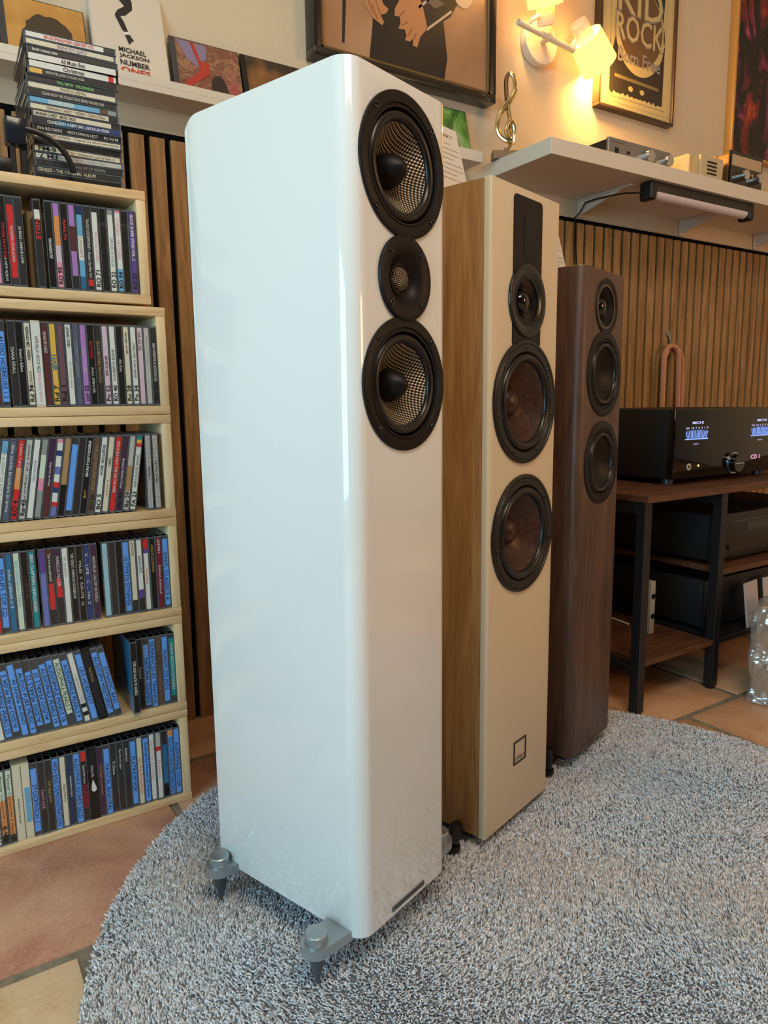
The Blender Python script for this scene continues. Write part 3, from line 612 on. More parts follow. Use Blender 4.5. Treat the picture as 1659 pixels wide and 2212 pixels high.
# each entry: x in millimetres at mid height, spine colour, then options
ROWS = {
 'top': [(109.4, 'pink', dict(segs=[(0, .55, 'charcoal'), (.55, 1, 'pink')])), (118.8, 'black', dict(txt='POWER MUST DIE', tc='red', t0=.3, t1=.7, txt2='A NEW ALBUM')),
  (129.0, 'red', dict(txt='THE ESSENTIAL MICHAEL JACKSON', t0=.28, t1=.78, sticker=(.012, .112))), (139.7, 'charcoal', dict(txt='JA RULE - PAIN IS LOVE', t0=.32, t1=.75, bold=True)),
  (164.0, 'charcoal', dict(txt='NELLE', tc='red', t0=.18, t1=.48, bold=True, fh=.006, segs=[(0, .1, 'black'), (.1, .22, 'white'), (.22, 1, 'charcoal')])),
  (179.0, 'black', dict(txt='VAN HALEN LIVE', t0=.42, t1=.66, bold=True)), (189.7, 'orange', dict(segs=[(0, .15, 'lilac'), (.15, .5, 'orange'), (.5, .7, 'pale pink'), (.7, 1, 'pink')], hand='RO 95')),
  (200.7, 'black', dict(txt='MARILYN', tc='red', t0=.18, t1=.42, hand='RO 14', bold=True)), (210.7, 'violet', dict(segs=[(0, .25, 'lilac'), (.25, .55, 'maroon'), (.55, .85, 'lilac'), (.85, 1, 'charcoal')])),
  (221.1, 'sky', dict(segs=[(0, .1, 'dark blue'), (.1, .35, 'sky'), (.35, .65, 'white'), (.65, .85, 'sky'), (.85, 1, 'steel blue')], txt='SUNLIGHT', tc='tan', t0=.35, t1=.62)),
  (232.2, 'charcoal', dict(txt='TRACKS CONTEMPORARY - Number One New York', t0=.14, t1=.86, segs=[(0, .88, 'charcoal'), (.88, .96, 'red'), (.96, 1, 'charcoal')])),
  (242.7, 'white', dict(txt='FRANZ JOSEF', tc='pink', t0=.25, t1=.7, hand='RO 71', segs=[(0, .05, 'charcoal'), (.05, 1, 'white')])), (254.2, 'black', dict(hand='RO 61')),
  (266.3, 'stone', dict(txt='SIMPLY RED ON THE BLUES', tc='grey', t0=.34, t1=.7, hand='RO 32', segs=[(0, .06, 'grey'), (.06, 1, 'white')])),
  (275.7, 'white', dict(txt='CHELSEA - LA CLASSE', tc='pink', t0=.1, t1=.6, hand='RO 94', segs=[(0, .03, 'pink'), (.03, .72, 'white'), (.72, 1, 'sky')])), (287.5, 'black', dict(hand='RO 67')),
  (296.7, 'violet', dict(txt='ROCK SUPER STARS VOL. 2', t0=.03, t1=.6, bold=True, hand='RO 20'))],
 'fifth': [(103.5, 'blue', dict(txt='AUDIO HOERKURS 1 2', tc='black', t0=.06, t1=.95, sticker=(.008, .108), fh=.006)), (118.7, 'charcoal', dict(txt='DIANA KRALL', t0=.3, t1=.62)), (130.0, 'black', dict(txt='friend n fellow', t0=.32, t1=.6)),
  (138.0, 'cream', dict(txt='REINHARD MEY - FARBEN', tc='black', t0=.05, t1=.45, txt2='INTERCORD', tc2='black', hand='Rd 74', bold=True)),
  (151.1, 'white', dict(kind='card', th=.0125, txt='KATIE MELUA  PIECE BY PIECE', tc='charcoal', t0=.16, t1=.6, txt2='SPECIAL BONUS EDITION', tc2='pink')),
  (161.9, 'maroon', dict(txt='RICHARD MEY AUGUST', t0=.1, t1=.36)), (172.0, 'yellow', dict(txt='HAIR', tc='steel blue', t0=.38, t1=.58, bold=True, fh=.0065, hand='Rd 7')), (182.2, 'mauve', dict(hand='Rd 1')),
  (193.3, 'white', dict(txt='LEONARD COHEN', tc='black', t0=.03, t1=.28, bold=True, txt2="I'M YOUR MAN", tc2='grey')), (203.7, 'slate', dict(txt='STEVEN AT SWEENEY', tc='grey', t0=.2, t1=.66)), (214.2, 'lilac', dict(hand='cor 02', txt='LILLY TULIPS', tc='pale pink', t0=.3, t1=.6)),
  (224.8, 'black', dict(txt='ROXY MUSIC', tc='red', t0=.2, t1=.42, txt2='ROLL SPENCER')), (236.5, 'charcoal', dict(txt='BLACK BROTHERS THE OCEAN', tc='gold', t0=.2, t1=.72)),
  (248.2, 'pale pink', dict(txt='KEIN RETTET ENGEL', tc='maroon', t0=.38, t1=.64, hand='Po 52', bold=True)), (259.2, 'white', dict(txt='BEN BECKER - IN A GARDEN ON YOU', tc='black', t0=.3, t1=.7, hand='RO 40')),
  (269.3, 'black', dict(txt='Alan Stone', t0=.42, t1=.58)), (280.4, 'cream', dict(txt='Joe Cocker - Live USA', tc='black', t0=.07, t1=.35, hand='Ro 28', bold=True)),
  (289.8, 'white', dict(txt='LEONARD COHEN - SO LONG, MARIANNE', tc='black', t0=.2, t1=.66, hand='Po 34')), (301.2, 'pale pink', dict(txt='tok tok tok', tc='charcoal', t0=.06, t1=.3, fh=.0055)), (311.7, 'stone', dict(txt='Gospel Train Goin', tc='grey', t0=.1, t1=.5)), (322.3-.6, 'charcoal', dict(txt='BEN WEBSTER & ASSOCIATES', t0=.2, t1=.7, hand='Ro 5'))],
 'fourth': [(86.3, 'brown', dict(lean=10.05)), (92.7+2, 'white', dict(lean=10.05, segs=[(0, .16, 'sky'), (.16, 1, 'white')], txt='AND A NIGHT OF ROCK HISTORY', tc='grey')), (104.5, 'slate', dict(lean=9.9, txt='dire straits brothers in arms', t0=.05, t1=.9)),
  (115.0, 'red', dict(lean=9.9, segs=[(0, .35, 'red'), (.35, .62, 'orange'), (.62, 1, 'red')], txt='A Jethro Tull Collection', t0=.04, t1=.5, hand='RO 4')), (125.4, 'stone', dict(lean=9.75, txt='Jethro Tull  Original Masters', tc='charcoal', hand='Ro 42')), (135.6, 'white', dict(lean=9.75, txt='AQUALUNG', tc='periwinkle', t0=.1, t1=.7)),
  (146.0, 'grey', dict(lean=9.75, segs=[(0, .2, 'grey'), (.2, .5, 'mint'), (.5, .66, 'pink'), (.66, 1, 'grey')])), (156.6, 'maroon', dict(lean=9.6, segs=[(0, .55, 'plum'), (.55, 1, 'maroon')], txt='Songs from the Wood', t0=.3, t1=.6)),
  (167.0, 'white', dict(lean=9.6, segs=[(0, .05, 'pink'), (.05, .15, 'white'), (.15, .22, 'navy'), (.22, .36, 'white'), (.36, .46, 'periwinkle'), (.46, .56, 'white'), (.56, .63, 'red'), (.63, .7, 'navy'), (.7, .82, 'white'), (.82, .88, 'red'), (.88, 1, 'periwinkle')])),
  (177.2, 'black', dict(lean=9.6, segs=[(0, .6, 'tan'), (.6, 1, 'black')])), (187.2, 'blue', dict(lean=9.45, sticker=(.01, .112))), (197.4, 'charcoal', dict(lean=9.45)), (207.6, 'black', dict(lean=9.45, txt='EMERSON LAKE & PALMER', t0=.04, t1=.52, txt2='LIVE', tc2='yellow', bold=True)),
  (217.8, 'brown', dict(lean=9.3, txt='THE LAST DAYS AND AFTER', tc='tan', hand='RO 26', t0=.1, t1=.7)), (228.0, 'white', dict(lean=9.3, txt='EKSEPTION  BACH', tc='black', t0=.1, t1=.5, hand='BO 5', bold=True)), (238.2, 'cream', dict(lean=9.15, txt='EBBC', tc='black', t0=.28, t1=.4, txt2='poetical', tc2='red')),
  (248.6, 'red', dict(lean=9.15, txt='RIDE A SKY MARK THIS ON THE WIRE', t0=.06, t1=.75)), (259.2, 'plum', dict(lean=9.15, txt='Brothers Stand In A Line', t0=.3, t1=.7, hand='Po 46')), (269.6, 'white', dict(lean=9, segs=[(0, .4, 'stone'), (.4, .75, 'tan'), (.75, 1, 'stone')], hand='Ro 29')),
  (280.0, 'white', dict(lean=9, segs=[(0, .05, 'teal'), (.05, .1, 'yellow'), (.1, .15, 'red'), (.15, 1, 'white')], txt='CAT STEVENS  TEA FOR THE TILLERMAN', tc='charcoal', t0=.25, t1=.7, hand='FA 23')),
  (300.5, 'stone', dict(lean=0.5, brick=1, txt='THE WALL 1', tc='black', t0=.42, t1=.6, bold=True)), (312.4, 'stone', dict(lean=0, brick=1, txt='THE WALL 2 WALL', tc='black', t0=.34, t1=.66, bold=True))],
 'third': [(66.2, 'red', {}), (76.6, 'blue', dict(txt='PHILIPS TOP CD', tc='black', t0=.16, t1=.84, sticker=(.010, .116), fh=.006)), (86.9, 'steel blue', dict(txt='mike oldfield tr.3', t0=.2, t1=.7)), (97.2, 'mint', dict(txt='BACH FANTASIE No 1 SONATE', tc='sky', t0=.1, t1=.7)), (107.5, 'black', dict(txt='yo yo ma', tc='brown', t0=.4, t1=.6, hand='101')),
  (117.8, 'teal', dict(txt='ERIC CLAPTON: UNPLUGGED', t0=.04, t1=.8, bold=True)), (131.7, 'periwinkle', dict(segs=[(0, .3, 'violet'), (.3, 1, 'periwinkle')])), (142.2, 'black', dict(segs=[(0, .08, 'maroon'), (.08, .45, 'charcoal'), (.45, .8, 'red'), (.8, 1, 'charcoal')], txt='Tales from the underworld', t0=.05, t1=.42)),
  (154.3, 'maroon', dict(segs=[(0, .4, 'plum'), (.4, .65, 'red'), (.65, 1, 'charcoal')], txt='MARCUS MILLER', t0=.1, t1=.5)), (164.8, 'white', dict(txt='di meola', tc='grey', t0=.1, t1=.4)), (175.1, 'black', dict(txt='THE GREAT AMERICAN SONGBOOK', t0=.08, t1=.7)), (185.4, 'black', dict(txt='MILES  V. ROUTE  Q', t0=.1, t1=.9)),
  (195.7, 'navy', dict(txt='V ... LIFE . C ... No 2', t0=.1, t1=.8)), (206.0, 'plum', dict(txt='KATIE MELUA  CALL OFF THE SEARCH', t0=.16, t1=.78)), (223.2, 'pale blue', dict(txt='ERIC DOLPHY', tc='stone', t0=.1, t1=.35)), (234.4, 'charcoal', {}), (244.7, 'black', {}),
  (255.5, 'blue', dict(txt='ULTIMATIV DYNAMIK', tc='black', t0=.2, t1=.93, sticker=(.006, .12), fh=.006)), (266.0, 'cream', dict(txt='SOFT ROCK', tc='black', t0=.02, t1=.22, segs=[(0, .84, 'cream'), (.84, 1, 'charcoal')])), (276.4, 'white', dict(txt='AARON HILTS', tc='black', t0=.22, t1=.46, segs=[(0, .7, 'white'), (.7, .82, 'violet'), (.82, 1, 'charcoal')])),
  (286.8, 'white', dict(segs=[(0, .14, 'red'), (.14, .2, 'violet'), (.2, 1, 'white')], txt='Fancy Blue', tc='red', t0=.42, t1=.64)), (297.2, 'black', dict(txt='ANDREA BOCELLI ROMANZA', tc='gold', t0=.08, t1=.48)), (307.6, 'dark red', dict(txt='JAZZTIME 6', t0=.02, t1=.22, txt2='Edition Relaxed', bold=True)),
  (318.4, 'blue', dict(txt='VINYL CLASSICS 4', tc='black', t0=.2, t1=.92, sticker=(.006, .119), fh=.006))],
 'second': [(51.2, 'white', dict(lean=-6)), (61.6, 'blue', dict(lean=-6, txt='AUDIOPHILE PEARLS 23', tc='black', sticker=(.006, .108), fh=.006)), (72.0, 'blue', dict(lean=-6.3, txt='AUDIO PURE MUSIK 5', tc='black', sticker=(.012, .112), fh=.006, inv=True)), (82.4, 'blue', dict(lean=-6.6, txt='40 JAHRE AUDIO', tc='black', sticker=(.004, .12), fh=.006, t0=.2, t1=.85)),
  (93.0, 'blue', dict(lean=-7, txt='AUDIO PURE MUSIC 3', tc='black', sticker=(.004, .112), fh=.006)), (105.3, 'blue', dict(lean=-7.3, txt='AUDIO PEARLS 22', tc='black', sticker=(.013, .104), fh=.006, inv=True)), (115.8, 'blue', dict(lean=-7.6, txt='AUDIO PEARLS 20', tc='black', sticker=(.014, .106), fh=.006, inv=True)), (126.5, 'blue', dict(lean=-8, txt='AUDIOPHILE PEARLS 19', tc='black', sticker=(.005, .112), fh=.006)),
  (137.2, 'blue', dict(lean=-8.3, txt='AUDIOPHILE PEARLS 18', tc='black', sticker=(.004, .116), fh=.006)), (147.9, 'mint', dict(lean=-8.6, txt='AUDIOPHILE PEARLS 7', tc='black', sticker=(.022, .116), fh=.006)), (158.7, 'blue', dict(lean=-9, txt='AUDIOPHILE PEARLS 9', tc='black', sticker=(.006, .112), fh=.006)), (169.5, 'white', dict(lean=-9.3, segs=[(0, .74, 'white'), (.74, .8, 'black'), (.8, .86, 'white'), (.86, .92, 'black'), (.92, 1, 'white')], txt='A VIRGIN FLY COVERS', tc='grey', t0=.3, t1=.72)),
  (180.3, 'blue', dict(lean=-9.6, txt='LEG HOERTEST', tc='black', sticker=(.005, .118), fh=.006, t0=.2, t1=.78)), (192.5, 'black', dict(lean=-10, kind='black', th=.0125, txt='Pink Martini', tc='gold', t0=.25, t1=.45)), (205.0, 'blue', dict(lean=-10.3, txt='AUDIOPH MEISTERST', tc='black', sticker=(.008, .116), fh=.006)), (216.0, 'blue', dict(lean=-10.6, txt='DYNAMIC BASS', tc='black', sticker=(.012, .114), fh=.006, t0=.25, t1=.9)),
  (254.5, 'black', dict(cover='blue', txt='THE OLD RACE OF ADELE', t0=.25, t1=.75, bold=True, out=.012)), (266.4, 'black', dict(txt='Esmond', t0=.4, t1=.56)), (277.0, 'blue', dict(txt='NATURAL SOUNDS', tc='black', t0=.22, t1=.96, sticker=(.006, .112), fh=.006)), (287.4, 'blue', dict(txt='REFERENCES BY TRIANGEL', tc='black', t0=.04, t1=.98, sticker=(.002, .12), fh=.006)),
  (297.8, 'brown', dict(txt='THE VOICE', tc='charcoal', t0=.2, t1=.5)), (308.2, 'blue', dict(txt='NORDIC SOUNDS', tc='black', t0=.2, t1=.82, sticker=(.006, .12), fh=.006)), (319.4, 'teal', dict(txt='NORDIC RECORDS ORCHESTRA', t0=.08, t1=.9, sticker=(.014, .116)))],
 'bottom': [(38.8, 'white', dict(hand='1834')), (49.2, 'orange', dict(segs=[(0, .4, 'mint'), (.4, .88, 'orange'), (.88, 1, 'charcoal')], txt='Meister Concert Nr 1 Klassik', tc='brown', hand='Rh 3')), (59.7, 'orange', dict(segs=[(0, .36, 'mint'), (.36, .9, 'orange'), (.9, 1, 'charcoal')], txt='Meister Concert Nr 2 Klassik', tc='brown')),
  (77.8, 'cream', dict(kind='cream', th=.0245, double=True)), (95.6, 'blue', dict(txt='STOCKFISCH 1', tc='black', sticker=(.008, .114), fh=.006, t0=.25, t1=.85)), (106.4, 'charcoal', dict(txt='FANTASIE', tc='pink', t0=.3, t1=.75)), (116.8, 'charcoal', dict(txt='THE WILD BOYS', tc='gold', t0=.28, t1=.6)), (127.4, 'blue', dict(txt='HIGH END DEMONSTRATION', tc='black', sticker=(.002, .121), fh=.006, t0=.04, t1=.96)),
  (137.9, 'cream', dict(txt='Bobby McFerrin', tc='charcoal', t0=.4, t1=.65)), (148.3, 'dark blue', dict(txt='kaleidoscope', t0=.3, t1=.6)), (158.7, 'blue', dict(txt='AUDIOPHILE SOUNDS SACD', tc='black', sticker=(.003, .121), fh=.006)), (169.2, 'black', dict(segs=[(0, .14, 'red'), (.14, .48, 'black'), (.48, .82, 'dark red'), (.82, 1, 'charcoal')], txt='Tales from Loose', t0=.18, t1=.46)),
  (181.8, 'black', dict(kind='black', th=.0145, txt='Classic Hits', t0=.22, t1=.4, figure=True)), (194.4, 'plum', dict(txt='The Flight Corrected', tc='orange', t0=.25, t1=.7)), (204.8, 'blue', dict(txt='MAGICAL BINAURAL', tc='black', sticker=(.002, .116), fh=.006, t0=.22, t1=.96)), (215.2, 'charcoal', dict(txt='Ti Deva', t0=.25, t1=.45)), (225.5, 'slate', dict(segs=[(0, .4, 'charcoal'), (.4, 1, 'charcoal')], txt='Bernhard Lager', t0=.1, t1=.4)),
  (235.8, 'dark blue', dict(segs=[(0, .5, 'charcoal'), (.5, 1, 'charcoal')], txt='Steelman', t0=.1, t1=.3)), (246.1, 'blue', dict(txt='PLATINUM POP', tc='black', sticker=(.006, .118), fh=.006, t0=.24, t1=.8)), (256.4, 'cream', dict(txt='ALL THE ACOUSTICA', tc='red', t0=.3, t1=.85)), (266.7, 'blue', dict(txt='Audiophile Female 25 Voices', tc='black', sticker=(.004, .118), fh=.006)), (277.0, 'white', dict(txt='Star For Sue  Fascination', tc='pink', t0=.1, t1=.7)),
  (287.3, 'white', dict(segs=[(0, .2, 'stone'), (.2, .27, 'red'), (.27, 1, 'white')], txt='Audiotest', tc='pink', t0=.4, t1=.7)), (297.6, 'dark blue', dict(segs=[(0, .2, 'charcoal'), (.2, .8, 'steel blue'), (.8, 1, 'black')])), (307.9, 'blue', dict(segs=[(0, .09, 'orange'), (.09, 1, 'blue')], txt='INCLUYE SYNDROMES DANCING', tc='black', sticker=(.004, .121), fh=.006, t0=.12, t1=.98)), (318.4, 'blue', dict(txt='AUDIOPHILE COVER', tc='black', sticker=(.004, .121), fh=.006, t0=.2, t1=.92))],
}
BRICK = None
for nm, z, dx in CR:
    row = ROWS[nm]; zb = z+BT+0.0003
    xend = 0.3395+dx-BT-0.0006; n = len(row)
    # a few more beyond the picture's edge keep the row going
    first = row[0][0]
    extra = [(first-10.6*(k+1), random.choice(['charcoal', 'white', 'black', 'slate', 'cream', 'maroon']), dict(lean=row[0][2].get('lean', 0))) for k in range(4)][::-1]
    full = extra+row; n = len(full); lim = None
    for i in range(n-1, -1, -1):
        xm, colr, op = full[i]; op = dict(op)
        lean = math.radians(op.pop('lean', 0)); th = op.get('th', 0.0103)
        brick = op.pop('brick', 0); cover = op.pop('cover', None); out = op.pop('out', 0.0); dbl = op.pop('double', False); fig = op.pop('figure', False)
        x = xm/1000.0; half = th/2/math.cos(lean)+0.0001
        if lim is None: x = min(x, xend-half-0.0002)
        else: x = min(x, lim-half-0.0632*abs(math.tan(lean)-math.tan(plean)))
        lim = x-half; plean = lean
        xb = x-math.sin(lean)*0.0625
        k = n-i
        if nm == 'top': where = 'top pine crate'
        elif nm == 'bottom': where = 'bottom pine crate'
        else: where = '%s pine crate up' % nm
        word = {'sticker': 'label on the spine'}
        if op.get('sticker'): lab = 'CD with a %s spine label, %s from the speaker end, %s' % (colr, ORD[k-1], where)
        elif op.get('kind') == 'card': lab = 'white cardboard CD sleeve, %s from the speaker end, %s' % (ORD[k-1], where)
        elif dbl: lab = 'thick cream double CD box, %s from the speaker end, %s' % (ORD[k-1], where)
        else: lab = '%s-spined CD, %s from the speaker end, %s' % (colr, ORD[k-1], where)
        y = 1.1845-out+random.uniform(-0.0008, 0.0012)
        o = make_cd((xb, y, zb+abs(math.sin(lean))*th/2), (0, lean, 0), colr, lab, 'CDs standing in the pine crates', **op)
        c = o.children[0]
        if brick:
            b = B()
            for j in range(16):
                zz = 0.006+j*0.0072
                b.box(-0.0034, 0.0034, -0.0009, -0.0006, zz, zz+0.0006)
                xo = random.uniform(-0.002, 0.002); b.box(xo-0.0003, xo+0.0003, -0.0009, -0.0006, zz, zz+0.0072)
            b.obj('brick_print', mat('ink_grey', rgb(90, 90, 90), 0.6), c, smooth=False)
        if cover:
            B().box(-th/2-0.0004, -th/2, 0.004, 0.138, 0.003, 0.122).obj('cover', pm('steel blue'), o, smooth=False)
        if dbl:
            B().box(-0.0006, 0.0006, -0.0008, 0.0005, 0.002, 0.1235).obj('spine_seam', mat('ink_olive', rgb(120, 116, 86), 0.6), o, smooth=False)
            B().box(0.0030, 0.0105, -0.0011, -0.0006, 0.028, 0.086).obj('spine_print', pm('sky'), o, smooth=False)
            text('Klavierwerke', c, M_ink, (-0.006, -0.00085, 0.05), DOWN, RT, 0.04, 0.003)
        if fig:
            B().poly([(-0.0035, -0.0008, 0.052), (0.0005, -0.0008, 0.048), (0.0045, -0.0008, 0.051), (0.0038, -0.0008, 0.058), (0.0018, -0.0008, 0.064), (-0.0004, -0.0008, 0.071), (-0.0015, -0.0008, 0.066), (-0.0028, -0.0008, 0.06)]).obj('emblem', mat('ink_white', rgb(*PAL['white']), 0.5), o, smooth=False)

# pile of CDs lying on the top crate
PILE = [('black', dict(sticker=False)), ('charcoal', dict(txt='GENESIS - THE ORIGINAL ALBUM', t0=.3, t1=.97, tc='cream', fh=.005)), ('charcoal', dict(txt='HOUSE OF KEEPER', tc='grey', t0=.2, t1=.55, hand='2 7')),
 ('stone', dict(txt='Musicalhighlights - Super Art', tc='grey', t0=.2, t1=.8, hand='FM 7')), ('cream', dict(txt='STARLIGHT EXPRESS - Original Live Album', tc='charcoal', flip=True, hand='FM 9')), ('black', {}), ('cream', dict(txt='STARLIGHT EXPRESS - Original Live Album John Stevens', tc='charcoal', t0=.02, t1=.95)),
 ('black', dict(txt='EVA RECORDS     MOTOWN IS HOT      PU 74198', t0=.03, t1=.97)), ('navy', dict(segs=[(0, .55, 'navy'), (.55, .75, 'steel blue'), (.75, 1, 'charcoal')], txt='CELINE DION  A NEW DAY...LIVE IN LAS VEGAS', t0=.12, t1=.84, bold=True)),
 ('cream', dict(segs=[(0, .1, 'charcoal'), (.1, 1, 'cream')], txt='MARIAH CAREY  MUSIC BOX', tc='charcoal', t0=.52, t1=.98, bold=True)), ('white', dict(segs=[(0, .1, 'charcoal'), (.1, 1, 'cream')], txt='MARIAH CAREY * MERRY CHRISTMAS', tc='maroon', t0=.14, t1=.82)),
 ('sky', dict(segs=[(0, .1, 'grey'), (.1, .2, 'brown'), (.2, .5, 'sky'), (.5, .8, 'pale blue'), (.8, 1, 'sky')], txt='CELINE DION', t0=.5, t1=.78, bold=True)), ('charcoal', dict(txt="CELINE DION THE COLLECTOR'S SERIES VOLUME ONE", t0=.14, t1=.86)),
 ('cream', dict(txt='THE HEART OF CHICAGO', tc='charcoal', flip=True, t0=.35, t1=.65)), ('charcoal', dict(txt='WILL SMITH   WILLENNIUM', tc='green', t0=.25, t1=.68, bold=True)), ('charcoal', dict(segs=[(0, .86, 'charcoal'), (.86, 1, 'yellow')], txt='ESSENTIEL JAZZ COLLECTION', t0=.38, t1=.82)),
 ('white', dict(kind='black', segs=[(0, .03, 'white'), (.03, .09, 'red'), (.09, 1, 'white')], txt='Christmas', tc='charcoal', t0=.38, t1=.62, bold=True, fh=.006)), ('white', dict(kind='black', txt='All Music Box', tc='charcoal', t0=.36, t1=.64, bold=True, fh=.006)),
 ('charcoal', dict(txt='bach meets jazz', t0=.68, t1=.96, bold=True, fh=.005)), ('cream', dict(txt='CAFE LOUNGE', tc='violet', flip=True, t0=.32, t1=.66)), ('white', dict(segs=[(0, .12, 'charcoal'), (.12, 1, 'white')], txt='BRUCE SPRINGSTEEN GREATEST HITS', tc='red', t0=.24, t1=.8, bold=True))]
zt = 1.0160+0.0004; TH = 0.00935
for i, (colr, op) in enumerate(PILE):
    op = dict(op); flip = op.pop('flip', False)
    kfloor = ORD[i]
    lab = '%s-spined CD lying in the pile, %s from the crate top' % (colr, kfloor)
    yaw = random.uniform(-0.025, 0.025)-0.015; f = i/20.0
    xo = 0.162+0.006*f+random.uniform(-0.0015, 0.0015)+(0.004 if i < 10 else 0)
    o = make_cd((xo, 1.196+random.uniform(-0.0015, 0.0015), zt+TH/2), (0, PI/2, yaw), colr, lab, 'CDs lying in a pile on the top crate', inv=not flip, th=TH, **op)
    zt += TH+0.0001

# black gadget with a curved strap beside the pile
g = empty('plastic_gadget', (0.150, 1.195, 1.0162)); tag(g, 'black plastic gadget with a curved strap leaning by the CD pile', 'gadget')
B().box(-0.018, 0.010, -0.014, 0.012, 0.040, 0.076, 0.003, 2).obj('housing', mat('blue_black_gloss', rgb(30, 36, 46), 0.15), g)
B().box(-0.012, -0.006, -0.008, 0.006, 0.001, 0.041, 0.001, 1).obj('support', M_black_plastic, g); B().box(0.000, 0.009, -0.004, 0.008, 0.001, 0.041, 0.001, 1).obj('support', M_black_plastic, g)
B().box(-0.040, -0.008, -0.006, 0.012, 0.0005, 0.022, 0.003, 2).obj('base', M_black_plastic, g)
pts = []
for k in range(15):
    f = k/14.0; a = f*PI*0.47
    pts.append((0.008+0.060*math.sin(a), -0.012-0.002*f, 0.006+0.055*math.cos(a)))
B().tube(pts, 0.0042, 8, flat=0.6).obj('strap', M_black_rubber, g)

# ------------------------------------------------------------------ wall shelves
sh = empty('wall_shelf', (0.306, YW, 1.2665))
B().box(-0.906, 0.906, -0.075, -0.0005, 0.0, 0.0115, 0.0006, 1).obj('ledge_board', M_white_paint, sh)
B().box(-0.906, 0.906, -0.075, -0.063, 0.0115, 0.0255, 0.0006, 1).obj('front_lip', M_white_paint, sh)
tag(sh, 'narrow white picture ledge holding album covers above the slats', 'shelf')
sh2 = B().box(1.272, 3.0, 1.270, YW-0.0005, 1.251, 1.288, 0.0008, 1).obj('wall_shelf', M_white_paint); tag(sh2, 'deep white wall shelf carrying the small amplifiers', 'shelf')
for x, nm in ((1.633, 'nearest the treble clef'), (2.095, 'under the cream tube amplifier'), (2.51, 'under the black amplifier')):
    b = empty('shelf_bracket', (x, 1.513, 1.2505)); tag(b, 'white angle bracket under the deep shelf, %s' % nm, 'bracket', 'shelf brackets')
    B().box(-0.011, 0.011, -0.185, 0.0, -0.004, 0.0, 0.001, 1).obj('arm', M_white_paint, b)
    B().box(-0.011, 0.011, -0.004, 0.0, -0.046, -0.004, 0.001, 1).obj('wall_leg', M_white_paint, b)
    B().prism([(-0.0025, -0.004, -0.04), (-0.0025, -0.004, -0.004), (-0.0025, -0.15, -0.004)], (0.005, 0, 0)).obj('rib', M_white_paint, b, smooth=False)
    for zz in (-0.018, -0.034): B().cyl((0, -0.0045, zz), (0, -1, 0), 0.0028, 0.0015, 10).obj('screw', M_chrome, b)

# things on the narrow ledge
def cover(name, x, w_, h_, th, label, cat, m_front, m_body, lean=0.25, y=1.466, yaw=0.0):
    r = empty(name, (x, y, 1.2785), yaw); tag(r, label, cat)
    c, s = math.cos(lean), math.sin(lean)
    bd = B().box(0, w_, 0, th, 0, h_, 0.0006, 1).obj('case', m_body, r); bd.rotation_euler = (-lean, 0, 0); bd.location = (0, 0, 0.0002+th*math.sin(0))
    fr = B().box(0.011 if cat == 'CD' else 0.003, w_-0.002, -0.0005, 0.0, 0.0025, h_-0.0025).obj('front_print', m_front, bd, smooth=False)
    return r, fr
def shapes(parent, items):
    for nm_, m_, pts_, d in items:
        B().prism([(p[0], -0.0006-d*0.0003, p[1]) for p in pts_], (0, 0.0002, 0)).obj(nm_, m_, parent, smooth=False)
def blob(cx, cz, rx, rz, n=20, wob=0.15, seed=1):
    r_ = random.Random(seed); return [(cx+rx*(1+wob*r_.uniform(-1, 1))*math.cos(2*PI*k/n), cz+rz*(1+wob*r_.uniform(-1, 1))*math.sin(2*PI*k/n)) for k in range(n)]
fm = lambda n_, c, r_=0.45: mat('flat_'+n_, rgb(*c), r_)
m = fm('amber_cover', (206, 150, 70)); t = NT(m); t.l(t.ramp(t.noise(t.coords(), 20, 3), [(0.3, rgb(190, 132, 60)), (0.7, rgb(216, 164, 84))]), t.b.inputs['Base Color'])
r, fr = cover('compact_disc_case', 0.170, 0.142, 0.124, 0.0103, 'CD with an amber cover and dark head of hair on the ledge', 'CD', m, M_case)
shapes(fr, [('print_hair', fm('umber', (66, 52, 34)), blob(0.080, 0.062, 0.040, 0.036, 26, 0.10, 3), 1), ('print_face', fm('amber_light', (196, 150, 84)), blob(0.085, 0.030, 0.022, 0.022, 18, 0.05, 5), 2), ('print_fringe', fm('umber', (66, 52, 34)), blob(0.070, 0.045, 0.018, 0.014, 16, 0.12, 7), 3)])
r, fr = cover('dvd_case', 0.3225, 0.137, 0.19, 0.014, 'tall white video case printed with a dark dancer and black capitals', 'video case', fm('warm_white_cover', (226, 214, 198)), mat('white_case', rgb(210, 200, 186), 0.3))
dk = fm('figure_black', (34, 32, 34))
shapes(fr, [('print_figure', dk, [(0.0480, 0.1860), (0.0620, 0.1860), (0.0760, 0.1860), (0.0810, 0.1692), (0.0800, 0.1543), (0.0660, 0.1394), (0.0560, 0.1357), (0.0620, 0.1246), (0.0680, 0.1041), (0.0640, 0.1004), (0.0560, 0.1097), (0.0460, 0.1357), (0.0520, 0.1469), (0.0660, 0.1580), (0.0580, 0.1673), (0.0480, 0.1766)], 1),
            ('print_shoe', dk, [(0.0620, 0.1004), (0.0690, 0.1022), (0.0760, 0.0911), (0.0700, 0.0874)], 1), ('print_shoe', dk, [(0.0600, 0.1004), (0.0650, 0.1004), (0.0700, 0.0855), (0.0660, 0.0818)], 2), ('print_sock', fm('sock_white', (235, 232, 228)), [(0.0590, 0.1050), (0.0690, 0.1069), (0.0690, 0.1013), (0.0600, 0.0995)], 3)])
